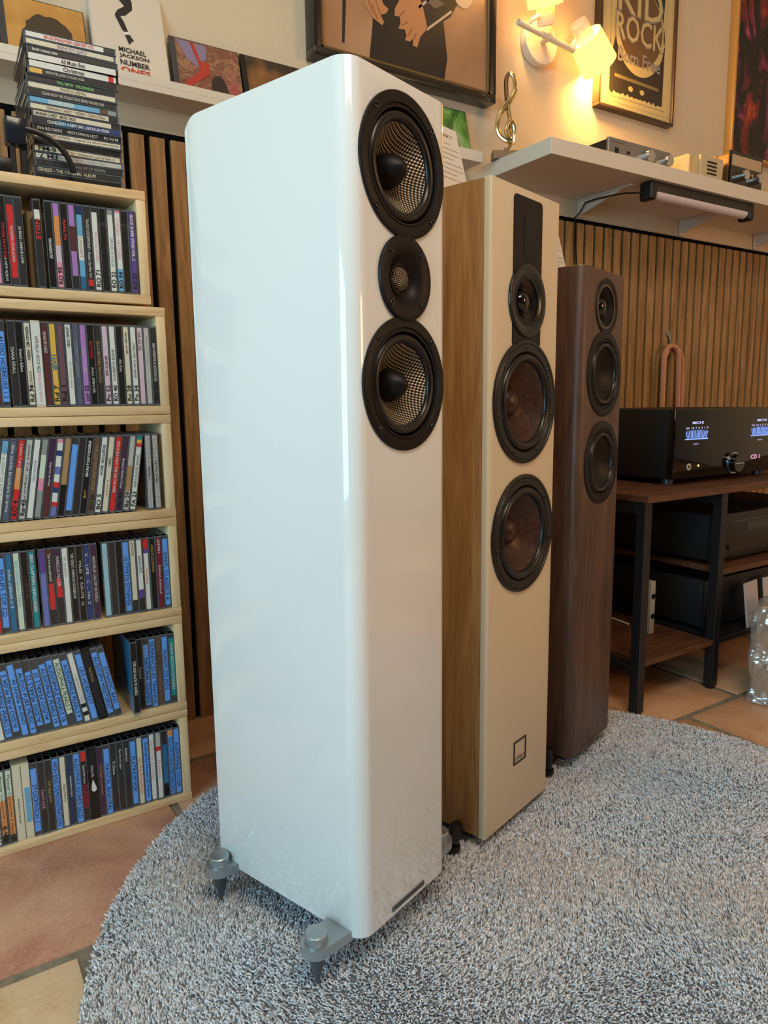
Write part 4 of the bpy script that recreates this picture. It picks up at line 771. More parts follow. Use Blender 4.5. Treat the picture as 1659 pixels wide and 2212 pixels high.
for s_, zc, ln, hh, mm in (('MICHAEL', 0.0690, 0.050, 0.0095, M_ink), ('JACKSON', 0.0565, 0.054, 0.0095, M_ink), ('NUMBER', 0.0435, 0.054, 0.0105, M_ink), ('ONES', 0.0295, 0.054, 0.011, fm('cover_red', (196, 60, 44)))):
    text(s_, fr, mm, (0.0455, -0.0016, zc), (1, 0, 0), (0, 0, 1), ln, hh, True, anchor=0.0)
m = fm('collage', (120, 80, 70)); t = NT(m); v = t.coords((1, 1, 1)); n1 = t.noise(v, 38, 6, 0.7, 1.5)
t.l(t.ramp(n1, [(0.30, rgb(58, 40, 36)), (0.42, rgb(150, 84, 62)), (0.5, rgb(112, 82, 70)), (0.56, rgb(176, 130, 90)), (0.64, rgb(150, 70, 76)), (0.75, rgb(130, 110, 140))]), t.b.inputs['Base Color'])
r, fr = cover('compact_disc_case', 0.467, 0.142, 0.124, 0.0103, 'CD with a busy red and violet painted cover on the ledge', 'CD', m, M_case)
shapes(fr, [('print_sky', fm('violet_sky', (140, 126, 158)), [(0.013, 0.119), (0.072, 0.119), (0.072, 0.092), (0.050, 0.070), (0.030, 0.085)], 1), ('print_ribbon', fm('scarlet', (186, 58, 46)), [(0.040, 0.119), (0.048, 0.119), (0.058, 0.085), (0.075, 0.082), (0.074, 0.060), (0.052, 0.042), (0.030, 0.024), (0.020, 0.022), (0.026, 0.036), (0.050, 0.058), (0.056, 0.068)], 2),
            ('print_dark_shape', fm('umber_dark', (52, 34, 32)), blob(0.092, 0.030, 0.018, 0.032, 18, 0.15, 9), 2), ('print_patch', fm('brick_pink', (168, 86, 84)), blob(0.122, 0.028, 0.012, 0.028, 16, 0.2, 12), 2)])
m = fm('dim_cover', (84, 66, 48)); t = NT(m); t.l(t.ramp(t.noise(t.coords(), 14, 3), [(0.4, rgb(60, 48, 38)), (0.7, rgb(170, 116, 60))]), t.b.inputs['Base Color'])
r, fr = cover('compact_disc_case', 0.612, 0.142, 0.124, 0.0103, 'CD with a dim brown cover behind the white speaker', 'CD', m, M_case_k)
m = fm('green_cover', (90, 150, 66)); t = NT(m); t.l(t.ramp(t.noise(t.coords(), 16, 3, 0.5, 1), [(0.35, rgb(60, 110, 44)), (0.5, rgb(110, 168, 80)), (0.62, rgb(180, 190, 150)), (0.7, rgb(120, 116, 110))]), t.b.inputs['Base Color'])
r, fr = cover('compact_disc_case', 1.060, 0.142, 0.124, 0.0103, 'CD with a green cover near the right end of the narrow ledge', 'CD', m, M_case_k)
shapes(fr, [('print_note', fm('note_yellow', (206, 190, 110)), [(0.060, 0.012), (0.098, 0.010), (0.102, 0.034), (0.064, 0.036)], 1)])
text('acoustic', fr, mat('ink_white', rgb(*PAL['white']), 0.5), (0.085, -0.0016, 0.050), (1, 0, 0), (0, 0, 1), 0.04, 0.007)
B().box(0, 0.12, 0, 0.004, 0, 0.12).obj('case', M_case_k, None, smooth=False).name = 'spare'
bpy.data.objects.remove(bpy.data.objects['spare'])
r, fr = cover('compact_disc_case', 0.024, 0.142, 0.124, 0.0103, 'dark CD beside the amber one on the narrow ledge', 'CD', fm('dusk_cover', (52, 44, 40)), M_case_k)

# treble clef figurine on a block
cl = empty('clef_figurine', (1.296, 1.45, 1.2882), -0.5); tag(cl, 'polished treble clef figurine on a small block', 'figurine')
B().box(-0.036, 0.036, -0.014, 0.014, 0.0, 0.020, 0.001, 1).obj('block', mat('bronze_block', rgb(128, 108, 82), 0.35, metal=0.4), cl)
ctl = [(0.004, 0.046), (0.012, 0.038), (0.018, 0.060), (0.016, 0.082), (0.008, 0.092), (0.001, 0.083), (-0.002, 0.064), (0.010, 0.048), (0.000, 0.046), (-0.016, 0.060), (-0.022, 0.086), (-0.012, 0.116), (0.008, 0.140), (0.020, 0.166), (0.016, 0.192), (0.006, 0.202), (-0.002, 0.188), (0.000, 0.150), (0.008, 0.100), (0.013, 0.052), (0.010, 0.034), (0.002, 0.026)]
def catmull(P, m_=5):
    P = [Vector((p[0], 0, p[1])) for p in P]; out = []
    for i in range(len(P)-1):
        p0, p1, p2, p3 = P[max(i-1, 0)], P[i], P[i+1], P[min(i+2, len(P)-1)]
        for k in range(m_):
            t_ = k/m_; out.append(0.5*((2*p1)+(p2-p0)*t_+(2*p0-5*p1+4*p2-p3)*t_**2+(3*p1-p0-3*p2+p3)*t_**3))
    out.append(P[-1]); return out
cp = catmull(ctl); nn = len(cp)
cp = [(p.x, 0.004*math.sin(i*0.16), p.z) for i, p in enumerate(cp)]
B().tube(cp, [0.0036+0.0022*math.sin(PI*i/(nn-1)) for i in range(nn)], 10, flat=1.9).obj('clef', M_brass, cl)
B().lathe([(0, -0.006), (0.0045, -0.004), (0.006, 0), (0.0045, 0.004), (0, 0.006)], (0.000, 0, 0.0265), (0, 0, 1), 16).obj('ball', M_chrome, cl)

# ------------------------------------------------------------------ pictures on the wall
def framed(name, x0, x1, z0, z1, yf, bw, label, m_frame, m_pic, lip=None, mat_w=0.0):
    r = empty(name, ((x0+x1)/2, YW, (z0+z1)/2)); tag(r, label, 'picture')
    hx, hz, d = (x1-x0)/2, (z1-z0)/2, YW-yf
    f = B()
    f.box(-hx, hx, -d, -0.0005, -hz, -hz+bw, 0.0015, 2); f.box(-hx, hx, -d, -0.0005, hz-bw, hz, 0.0015, 2)
    f.box(-hx, -hx+bw, -d, -0.0005, -hz+bw, hz-bw, 0.0015, 2); f.box(hx-bw, hx, -d, -0.0005, -hz+bw, hz-bw, 0.0015, 2)
    f.obj('frame', m_frame, r)
    if lip:
        g_ = B()
        for (a, b_, c, e) in ((-hx+bw, hx-bw, -hz+bw, -hz+bw+0.006), (-hx+bw, hx-bw, hz-bw-0.006, hz-bw), (-hx+bw, -hx+bw+0.006, -hz+bw, hz-bw), (hx-bw-0.006, hx-bw, -hz+bw, hz-bw)):
            g_.box(a, b_, -d+0.003, -0.004, c, e, 0.001, 1)
        g_.obj('inner_lip', lip, r)
    p = B().box(-hx+bw, hx-bw, -d+0.009, -d+0.011, -hz+bw, hz-bw).obj('print', m_pic, r, smooth=False); p.location = (0, 0, 0)
    return r, p, d
# large portrait print
m = fm('sand_print', (180, 142, 106), 0.3); t = NT(m); t.l(t.ramp(t.noise(t.coords((1, 1, 1)), 5, 4), [(0.3, rgb(164, 120, 84)), (0.7, rgb(196, 158, 122))]), t.b.inputs['Base Color'])
r, p, d = framed('framed_poster', 0.773, 1.281, 1.426, 2.12, 1.474, 0.019, 'large framed poster of a figure in dark leather above the white speaker', mat('black_frame', rgb(30, 26, 22), 0.3, coat=0.3), m, mat('bronze_lip', rgb(120, 98, 62), 0.35, metal=0.3))
yy = -d+0.009
def pic(nm_, m_, pts_, lay=1):   # points given as world x, z on the poster
    cx, cz = (0.773+1.281)/2, (1.426+2.12)/2
    B().prism([(a-cx, yy-0.0003*lay, b_-cz) for a, b_ in pts_], (0, 0.0002, 0)).obj(nm_, m_, p, smooth=False)
LB, SK, LE, PI_ = fm('cloth_black', (30, 28, 34), 0.5), fm('skin_print', (196, 140, 98), 0.4), fm('leather_print', (58, 50, 46), 0.35), fm('piping_print', (204, 184, 164), 0.4)
pic('print_torso', LB, [(0.915, 1.448), (1.125, 1.448), (1.135, 1.50), (1.120, 1.60), (1.18, 1.80), (1.10, 2.0), (0.95, 2.0), (0.88, 1.75), (0.93, 1.60), (0.925, 1.52)], 1)
pic('print_sleeve', LE, [(1.06, 1.80), (1.02, 1.66), (1.075, 1.545), (1.145, 1.595), (1.185, 1.66), (1.24, 1.76), (1.20, 1.82)], 2)
pic('print_sleeve', LB, [(0.86, 1.62), (0.895, 1.605), (0.945, 1.70), (0.93, 1.85), (0.86, 1.80)], 2)
pic('print_strap', LB, [(0.846, 1.470), (0.852, 1.468), (0.858, 1.56), (0.866, 1.59), (0.850, 1.575)], 2)
pic('print_piping', PI_, [(1.052, 1.588), (1.100, 1.628), (1.140, 1.636), (1.140, 1.641), (1.098, 1.634), (1.050, 1.593)], 3)
pic('print_piping', PI_, [(1.074, 1.546), (1.148, 1.604), (1.146, 1.609), (1.072, 1.551)], 3)
pic('print_piping', PI_, [(1.020, 1.66), (1.045, 1.63), (1.048, 1.633), (1.026, 1.68), (1.03, 1.80), (1.022, 1.80)], 3)
def fingers(pts): return pts
pic('print_hand', SK, [(0.878, 1.618), (0.902, 1.600), (0.906, 1.560), (0.925, 1.538), (0.950, 1.528), (0.956, 1.536), (0.946, 1.548), (0.962, 1.556), (0.968, 1.566), (0.955, 1.572), (0.950, 1.580), (0.946, 1.610), (0.955, 1.645), (0.930, 1.668), (0.892, 1.662)], 3)
pic('print_hand', SK, [(1.018, 1.640), (1.002, 1.600), (0.985, 1.572), (0.984, 1.556), (0.998, 1.558), (1.000, 1.545), (0.994, 1.532), (1.012, 1.534), (1.016, 1.522), (1.012, 1.512), (1.026, 1.512), (1.034, 1.520), (1.034, 1.506), (1.046, 1.504), (1.056, 1.530), (1.076, 1.552), (1.064, 1.592), (1.046, 1.630), (1.030, 1.646)], 3)
SKd = fm('skin_line_print', (150, 96, 64), 0.4); LH = fm('leather_highlight_print', (112, 100, 92), 0.4)
for a0, b0, a1, b1 in ((0.934, 1.575, 0.948, 1.546), (0.924, 1.566, 0.938, 1.537), (0.914, 1.574, 0.926, 1.546), (1.012, 1.574, 0.998, 1.560), (1.022, 1.553, 1.004, 1.541), (1.032, 1.540, 1.019, 1.523), (1.044, 1.534, 1.035, 1.516)):
    dx_, dz_ = b1-b0, a0-a1; L_ = math.hypot(dx_, dz_); dx_, dz_ = dx_/L_*0.0012, dz_/L_*0.0012
    pic('print_finger_line', SKd, [(a0-dx_, b0-dz_), (a0+dx_, b0+dz_), (a1+dx_, b1+dz_), (a1-dx_, b1-dz_)], 4)
pic('print_leather_highlight', LH, [(1.070, 1.610), (1.098, 1.600), (1.128, 1.618), (1.100, 1.622)], 3); pic('print_leather_highlight', LH, [(1.050, 1.690), (1.066, 1.650), (1.078, 1.690), (1.062, 1.740)], 3); pic('print_leather_highlight', LH, [(1.110, 1.680), (1.140, 1.664), (1.150, 1.700)], 3)  # highlights on the leather, drawn into the poster as paler patches
pic('print_button', PI_, blob(1.180, 1.655, 0.030, 0.033, 24, 0.03, 2), 4); pic('print_button', fm('button_brown', (120, 70, 44)), blob(1.180, 1.655, 0.010, 0.012, 16, 0.02, 2), 5)
# concert bill
r, p, d = framed('framed_poster', 1.671, 2.003, 1.507, 1.945, 1.490, 0.008, 'framed concert bill with outlined letters beside the wall lamp', mat('brown_frame', rgb(70, 54, 40), 0.35), fm('cream_poster', (206, 190, 140), 0.5))
yy = -d+0.009; cx, cz = (1.671+2.003)/2, (1.507+1.945)/2
def pic2(nm_, m_, pts_, lay=1):
    B().prism([(a-cx, yy-0.0003*lay, b_-cz) for a, b_ in pts_], (0, 0.0002, 0)).obj(nm_, m_, p, smooth=False)
DK = fm('poster_charcoal', (52, 48, 42)); BR = fm('poster_brown', (106, 82, 56)); CRm = fm('poster_cream', (200, 184, 132)); GR = fm('poster_grey', (146, 140, 136))
rag = [(1.722, 1.640)]+[(1.722+0.234*k/24, 1.562-0.006*(k % 2)-0.005*random.random()) for k in range(25)]+[(1.958, 1.700), (1.972, 1.93), (1.716, 1.93)]
pic2('print_ground', DK, rag, 1)
pic2('print_margin', CRm, [(1.716, 1.93), (1.738, 1.93), (1.744, 1.80), (1.740, 1.70), (1.728, 1.655), (1.722, 1.70)], 2)
pic2('print_margin', CRm, [(1.972, 1.93), (1.958, 1.93), (1.948, 1.80), (1.952, 1.73), (1.958, 1.72)], 2)
pic2('print_disc', CRm, [(1.848+0.108*math.cos(2*PI*k/40), 1.735+0.118*math.sin(2*PI*k/40)) for k in range(40)], 2)
pic2('print_ball', BR, [(1.848+0.096*math.cos(2*PI*k/40), 1.748+0.104*math.sin(2*PI*k/40)) for k in range(40)], 3)
for s_, zc, hh, ln in (('KID', 1.815, 0.082, 0.190), ('ROCK', 1.735, 0.066, 0.205)):
    text(s_, p, GR, (1.845-cx, yy-0.0012, zc-cz), (1, 0, 0), (0, 0, 1), ln+0.010, hh+0.008, True)
    text(s_, p, CRm, (1.845-cx, yy-0.0015, zc-cz), (1, 0, 0), (0, 0, 1), ln, hh, False)
text('Born Free', p, GR, (1.846-cx, yy-0.0018, 1.660-cz), (1, 0, 0), (0, 0.0, 1), 0.188, 0.038, True)
pic2('print_line', fm('poster_olive', (128, 118, 84)), [(1.742, 1.597), (1.937, 1.594), (1.937, 1.603), (1.742, 1.606)], 3)
for xx in (1.8126, 1.8632): pic2('print_emblem', CRm, blob(xx, 1.5775, 0.010, 0.0075, 14, 0.2, int(xx*100)), 3)
text('Live at the Ford Arena and all summer long', p, DK, (1.840-cx, yy-0.0006, 1.545-cz), (1, 0, 0), (0, 0, 1), 0.25, 0.004)
text('all rights reserved', p, DK, (1.840-cx, yy-0.0006, 1.530-cz), (1, 0, 0), (0, 0, 1), 0.29, 0.0018)
# concert photograph on canvas
m = fm('crowd_photo', (80, 30, 60), 0.3); t = NT(m); v = t.coords((1, 1, 0.55), loc=(3.1, 0, 1.7))
n1 = t.noise(v, 11, 5, 0.6, 1.2); n2 = t.noise(v, 3.0, 2, 0.5, 0.5)
c1 = t.ramp(n1, [(0.0, rgb(8, 6, 12)), (0.47, rgb(14, 8, 18)), (0.55, rgb(110, 30, 84)), (0.63, rgb(196, 92, 160)), (0.72, rgb(240, 220, 232))])
c2 = t.ramp(n1, [(0.0, rgb(10, 6, 8)), (0.47, rgb(22, 8, 10)), (0.56, rgb(150, 36, 28)), (0.66, rgb(224, 110, 50)), (0.75, rgb(246, 200, 130))])
c3 = t.ramp(n1, [(0.0, rgb(8, 6, 16)), (0.5, rgb(14, 10, 30)), (0.58, rgb(70, 70, 150)), (0.7, rgb(170, 170, 220))])
mx = t.n('ShaderNodeMixRGB'); t.l(t.ramp(n2, [(0.48, (0, 0, 0, 1)), (0.58, (1, 1, 1, 1))]), mx.inputs[0]); t.l(c1, mx.inputs[1]); t.l(c2, mx.inputs[2])
sz = t.n('ShaderNodeSeparateXYZ'); t.l(t.coords(), sz.inputs[0]); mx2 = t.n('ShaderNodeMixRGB'); t.l(t.ramp(sz.outputs[2], [(0.5, (0, 0, 0, 1)), (0.6, (1, 1, 1, 1))]), mx2.inputs[0]); t.l(mx.outputs[0], mx2.inputs[1]); t.l(c3, mx2.inputs[2])
t.l(mx2.outputs[0], t.b.inputs['Base Color'])
r, p, d = framed('framed_photo', 2.300, 3.05, 1.480, 2.40, 1.488, 0.010, 'large concert photo of raised hands in a thin gold frame', mat('gold_frame', rgb(196, 150, 84), 0.35, metal=0.2), m)

# ------------------------------------------------------------------ wall lamp with two lit shades
lp = empty('wall_lamp', (1.452, YW, 1.617)); tag(lp, 'white wall spotlight bar with two glowing shades', 'lamp')
M_shade = mat('lit_shade', rgb(255, 226, 150), 0.5, emit=(1.0, 0.43, 0.11, 1), es=1.9)
M_bulb = mat('lit_bulb', rgb(255, 236, 190), 0.5, emit=(1.0, 0.78, 0.42, 1), es=12.0)
B().lathe([(0, 0.0005), (0.054, 0.0005), (0.056, 0.003), (0.056, 0.022), (0.054, 0.024), (0, 0.024)], (0, 0, 0), (0, -1, 0), 48).obj('wall_plate', M_white_lamp, lp)
B().tube([(0, -0.022, 0), (0, -0.055, 0)], 0.009, 16).obj('stem', M_white_lamp, lp)
B().tube([(-0.118, -0.060, 0.002), (0.078, -0.060, -0.018)], 0.0075, 16).obj('bar', M_white_lamp, lp)
def head(base, joint, cap_c, ax, energy):
    ax = Vector(ax).normalized(); C = Vector(cap_c)
    B().tube([base, joint, C], 0.0055, 12).obj('joint', M_white_lamp, lp)
    B().lathe([(0, -0.030), (0.021, -0.030), (0.023, -0.028), (0.023, 0.018), (0.021, 0.020), (0, 0.020)], C, ax, 32).obj('socket_cap', M_white_lamp, lp)
    s_ = B().lathe([(0.042, 0.012), (0.043, 0.011), (0.044, 0.012), (0.049, 0.098), (0.048, 0.099), (0.047, 0.098), (0.042, 0.012)], C, ax, 48).obj('shade', M_shade, lp)
    B().lathe([(0, 0.020), (0.012, 0.022), (0.016, 0.035), (0.022, 0.052), (0.020, 0.066), (0.010, 0.076), (0, 0.078)], C, ax, 20).obj('bulb', M_bulb, lp)
    l = bpy.data.lights.new('bulb_light', 'POINT'); l.energy = energy; l.color = (1.0, 0.52, 0.13); l.shadow_soft_size = 0.034
    lo = bpy.data.objects.new('bulb_light', l); COL.objects.link(lo); lo.parent = lp; lo.location = C+ax*0.094
head((0.066, -0.060, -0.017), (0.078, -0.062, -0.008), (0.108, -0.064, 0.030), (0.78, 0.10, -0.62), 6)
head((-0.088, -0.060, 0.0), (-0.080, -0.066, 0.012), (-0.040, -0.075, 0.040), (-0.42, -0.30, 0.86), 9)

# ------------------------------------------------------------------ small amplifiers on the deep shelf
def knob(parent, x, z, y, r, h, m_):
    return B().lathe([(0, 0), (r, 0), (r, h-0.001), (r-0.001, h), (0, h)], (x, y, z), (0, -1, 0), 28).obj('knob', m_, parent)
a = empty('desk_amplifier', (1.6455, 1.40, 1.2882)); tag(a, 'silver-fronted compact amplifier with two large knobs on the shelf', 'amplifier')
B().box(-0.1235, 0.1235, -0.080, -0.072, 0.004, 0.0585, 0.001, 1).obj('front_panel', mat('brushed_silver', rgb(150, 148, 146), 0.35, metal=0.6), a)
B().box(-0.121, 0.121, -0.072, 0.06, 0.006, 0.0560, 0.001, 1).obj('housing', M_black_metal, a)
B().box(-0.100, -0.086, -0.0815, -0.080, 0.016, 0.036).obj('power_switch', M_black_plastic, a, smooth=False)
B().cyl((-0.049, -0.080, 0.030), (0, -1, 0), 0.0035, 0.004, 14).obj('headphone_jack', M_black_plastic, a)
knob(a, 0.020, 0.030, -0.080, 0.0155, 0.020, M_chrome); knob(a, 0.098, 0.030, -0.080, 0.0145, 0.020, M_chrome); knob(a, 0.052, 0.020, -0.080, 0.004, 0.012, M_brass)
text('Stereo Integrated', a, M_ink, (-0.090, -0.0803, 0.049), (1, 0, 0), (0, 0, 1), 0.05, 0.004)
for sx in (-0.1, 0.1): B().cyl((sx, -0.055, 0.0), (0, 0, 1), 0.008, 0.006, 14).obj('foot', M_black_rubber, a)
o = B().box(1.400, 1.510, 1.375, 1.470, 1.2884, 1.318, 0.002, 1).obj('power_supply_box', M_black_plastic); tag(o, 'flat black box beside the silver-fronted amplifier', 'box')
a = empty('tube_amplifier', (1.905, 1.39, 1.2882)); tag(a, 'small cream tube amplifier with vent slots on the shelf', 'amplifier')
CRM = mat('cream_enamel', rgb(206, 190, 156), 0.4)
bd = B().box(-0.062, 0.045, -0.070, 0.06, 0.003, 0.070, 0.002, 2).obj('housing', mat('cream_textured', rgb(214, 190, 140), 0.6), a)
B().box(-0.014, 0.090, -0.078, -0.070, 0.001, 0.074, 0.001, 1).obj('front_panel', CRM, a)
for k in range(4): B().box(0.016, 0.060, -0.0788, -0.0778, 0.026+k*0.010, 0.031+k*0.010).obj('vent_slot', M_black_plastic, a, smooth=False)
B().lathe([(0, 0), (0.010, 0), (0.010, 0.024), (0.006, 0.032), (0.002, 0.036), (0, 0.036)], (0.078, -0.058, 0.056), (0, 0, 1), 20).obj('tube', mat('tube_glass', rgb(220, 196, 140), 0.08, metal=0.6), a)
B().box(-0.066, -0.058, -0.078, 0.062, 0.001, 0.066, 0.001, 1).obj('side_trim', CRM, a)
a = empty('meter_amplifier', (2.10, 1.385, 1.2882)); tag(a, 'black amplifier with a pale meter window and two chrome knobs', 'amplifier')
B().box(-0.080, 0.080, -0.074, 0.07, 0.003, 0.098, 0.002, 2).obj('housing', mat('bronze_housing', rgb(104, 76, 40), 0.4, metal=0.4), a)
B().box(-0.081, 0.081, -0.080, -0.074, 0.001, 0.104, 0.001, 1).obj('front_panel', M_black_gloss, a)
B().box(-0.074, 0.074, -0.0808, -0.0796, 0.064, 0.094).obj('meter_window', mat('meter_face', rgb(196, 172, 140), 0.3), a, smooth=False)
knob(a, -0.026, 0.040, -0.080, 0.014, 0.020, M_chrome); knob(a, 0.046, 0.040, -0.080, 0.014, 0.020, M_chrome); knob(a, 0.012, 0.044, -0.080, 0.005, 0.012, M_brass)

# under-shelf strip lamp (switched off) with its cable
tb = empty('strip_lamp', (1.875, 1.297, 1.2505)); tag(tb, 'black and white tubular strip lamp under the deep shelf', 'lamp')
B().box(-0.215, 0.215, -0.017, 0.017, -0.026, -0.0005, 0.003, 2).obj('housing', mat('dark_brown_housing', rgb(40, 33, 30), 0.4), tb)
B().tube([(-0.205, -0.002, -0.028), (0.205, -0.002, -0.028)], 0.0145, 24).obj('diffuser', mat('frosted_tube', rgb(222, 210, 214), 0.35), tb)
for s in (-1, 1): B().box(s*0.222-0.012, s*0.222+0.012, -0.020, 0.020, -0.047, -0.0003, 0.006, 3).obj('end_cap', M_black_plastic, tb)
cb = B().tube([(1.641, 1.297, 1.222), (1.622, 1.31, 1.222), (1.612, 1.335, 1.226), (1.616, 1.38, 1.232), (1.618, 1.44, 1.237), (1.619, 1.480, 1.236), (1.617, 1.4985, 1.212), (1.598, 1.4985, 1.196), (1.592, 1.488, 1.18), (1.594, 1.488, 1.12), (1.600, 1.488, 1.06), (1.592, 1.488, 0.98)], 0.0022, 8).obj('power_cable', M_black_rubber)
tag(cb, 'thin black cable running from the strip lamp down the slats', 'cable')

# copper speaker cable hung on a hook
hk = empty('wall_hook', (2.032, 1.4945, 0.888)); tag(hk, 'grey adhesive hook on the slats', 'hook')
B().lathe([(0, 0), (0.011, 0), (0.012, 0.002), (0.010, 0.004), (0, 0.004)], (0, 0, 0.008), (0, -1, 0), 20).obj('pad', mat('grey_metal', rgb(150, 146, 140), 0.4, metal=0.5), hk)
B().tube([(0, -0.004, 0.004), (0, -0.008, -0.014), (0, -0.014, -0.026), (0, -0.030, -0.028), (0, -0.034, -0.018)], 0.0035, 8).obj('peg', mat('grey_metal', rgb(150, 146, 140), 0.4, metal=0.5), hk)
M_copper = mat('copper_cable', rgb(222, 164, 134), 0.28, metal=0.35)
ck = empty('speaker_cable', (2.031, 1.470, 0.64)); tag(ck, 'copper speaker cable looped over the hook on the slats', 'cable')
def loop(x0, x1, zt_, zb_, y0, r):
    pts = [(x0, y0, zb_)]
    for k in range(13):
        a_ = PI-PI*k/12; pts.append(((x0+x1)/2+(x1-x0)/2*math.cos(a_), y0, zt_-0.035+0.045*math.sin(a_)))
    pts.append((x1+0.006, y0, zb_)); return B().tube(pts, r, 10)
loop(-0.054, 0.020, 0.206, 0.0, -0.004, 0.0085).obj('loop', M_copper, ck); loop(-0.030, 0.062, 0.200, -0.03, 0.012, 0.0075).obj('loop', M_copper, ck)

# ------------------------------------------------------------------ equipment table and what stands on it
T = empty('equipment_table', (1.72, 1.16, 0)); tag(T, 'rustic brown equipment table on black steel legs', 'table')
tx = lambda x: x-1.72
ty = lambda y: y-1.16
B().box(tx(1.256), tx(2.20), ty(0.952), ty(1.372), 0.4745, 0.4895, 0.001, 1).obj('top_board', M_rustic, T)
for x in (1.270, 1.542, 2.172):
    for y in (0.972, 1.352):
        B().box(tx(x)-0.0115, tx(x)+0.0115, ty(y)-0.0115, ty(y)+0.0115, 0.006, 0.4745, 0.001, 1).obj('leg', M_black_metal, T)
        B().cyl((tx(x), ty(y), 0.0003), (0, 0, 1), 0.011, 0.006, 16).obj('levelling_foot', M_black_rubber, T)
    B().box(tx(x)-0.010, tx(x)+0.010, ty(0.984), ty(1.340), 0.448, 0.4745, 0.001, 1).obj('side_rail', M_black_metal, T)
    B().box(tx(x)-0.010, tx(x)+0.010, ty(0.984), ty(1.340), 0.092, 0.110, 0.001, 1).obj('side_rail', M_black_metal, T)
B().box(tx(1.282), tx(1.5300), ty(0.962), ty(1.36), 0.1102, 0.1230, 0.001, 1).obj('lower_shelf', M_rustic, T)
B().box(tx(1.5545), tx(2.1600), ty(0.962), ty(1.36), 0.1102, 0.1230, 0.001, 1).obj('lower_shelf', M_black_metal, T)
B().box(tx(1.5540), tx(2.1600), ty(0.962), ty(1.36), 0.2780, 0.2910, 0.001, 1).obj('middle_shelf', M_rustic, T)
A = empty('stereo_amplifier', (1.672, 1.21, 0.4897)); tag(A, 'large black amplifier with glowing blue meters on the table', 'amplifier')
B().box(-0.222, 0.222, -0.155, 0.165, 0.014, 0.176, 0.002, 2).obj('housing', mat('black_textured', rgb(20, 21, 22), 0.5), A)
fp = B().box(-0.222, 0.222, -0.172, -0.155, 0.014, 0.176, 0.0015, 2).obj('glass_front', mat('black_glass', rgb(10, 11, 11), 0.05, coat=0.3), A)
for sx in (-0.19, 0.19):
    for sy in (-0.135, 0.14): B().cyl((sx, sy, 0.0002), (0, 0, 1), 0.014, 0.0138, 20).obj('foot', M_silver_dark, A)
M_vu = mat('meter_glow', rgb(90, 130, 230), 0.5, emit=(0.22, 0.36, 1.0, 1), es=1.2); M_vuw = mat('meter_print', rgb(190, 200, 255), 0.5, emit=(0.5, 0.58, 1.0, 1), es=0.7)
for cxm in (-0.137, 0.130):
    mt = empty('meter', (cxm, -0.1722, 0.118)); mt.parent = A
    g_ = B()
    for k in range(15):
        f = (k-7)/7.0; x = 0.042*f; g_.prism([(x*0.86-0.0009, 0, -0.010), (x*0.86+0.0009, 0, -0.010), (x+0.0009, 0, 0.006+0.003*(1-f*f)), (x-0.0009, 0, 0.006+0.003*(1-f*f))], (0, -0.0004, 0))
    g_.obj('scale_ticks', M_vu, mt, smooth=False)
    B().box(-0.044, 0.044, -0.0004, 0, -0.0135, -0.011).obj('scale_bar', M_vu, mt, smooth=False)
    text('20 10 7 5 3 1 0', mt, M_vuw, (0, -0.0004, 0.0135), (1, 0, 0), (0, 0, 1), 0.086, 0.005, name='scale_numbers')
    text('MICHI', mt, M_vuw, (0.002, -0.0004, 0.026), (1, 0, 0), (0, 0, 1), 0.042, 0.006, True, name='brand_lettering')
    text('WATTS', mt, M_vuw, (-0.002, -0.0004, -0.024), (1, 0, 0), (0, 0, 1), 0.020, 0.0035, name='unit_lettering')
B().lathe([(0.0235, 0), (0.0265, 0), (0.0265, 0.002), (0.0235, 0.002), (0.0235, 0)], (0.018, -0.172, 0.041), (0, -1, 0), 48).obj('knob_ring', mat('bright_ring', rgb(205, 210, 228), 0.2, metal=0.9), A)
kn = B().lathe([(0, 0), (0.0225, 0), (0.0225, 0.016), (0.0215, 0.017), (0, 0.017)], (0.018, -0.172, 0.041), (0, -1, 0), 40).obj('volume_knob', M_black_gloss, A)
B().box(0.000, 0.036, -0.1895, -0.1890, 0.0400, 0.0420).obj('knob_pointer', mat('bright_ring', rgb(205, 210, 228), 0.2, metal=0.9), kn, smooth=False)
B().lathe([(0.0035, 0), (0.0085, 0), (0.0085, 0.001), (0.0035, 0.001)], (-0.162, -0.172, 0.041), (0, -1, 0), 24).obj('headphone_jack', M_chrome, A)
B().cyl((-0.125, -0.172, 0.042), (0, -1, 0), 0.0028, 0.0008, 12).obj('power_light', mat('amber_led', rgb(230, 150, 80), 0.4, emit=(1, 0.5, 0.18, 1), es=1.5), A)
text('CD 1', A, mat('pink_display', rgb(220, 150, 190), 0.5, emit=(0.9, 0.4, 0.65, 1), es=0.8), (0.112, -0.1724, 0.052), (1, 0, 0), (0, 0, 1), 0.04, 0.011, True)
# components on the shelves
A = empty('disc_player', (1.84, 1.17, 0.2912)); tag(A, 'black disc player on the middle shelf of the table', 'disc player')
B().box(-0.275, 0.215, -0.155, 0.17, 0.010, 0.122, 0.002, 2).obj('housing', mat('black_textured', rgb(20, 21, 22), 0.5), A)
B().box(-0.275, 0.215, -0.172, -0.155, 0.010, 0.122, 0.0015, 2).obj('front_panel', mat('graphite', rgb(34, 34, 35), 0.35), A)
B().box(-0.14, 0.10, -0.1726, -0.1719, 0.074, 0.094).obj('disc_tray', M_black_gloss, A, smooth=False); B().box(-0.20, 0.16, -0.1724, -0.1719, 0.100, 0.102).obj('trim_line', M_silver_dark, A, smooth=False)
knob(A, -0.215, 0.040, -0.172, 0.006, 0.006, M_black_gloss)
for sx in (-0.22, 0.18):
    for sy in (-0.13, 0.13): B().cyl((sx, sy, 0.0002), (0, 0, 1), 0.012, 0.0098, 16).obj('foot', M_black_rubber, A)
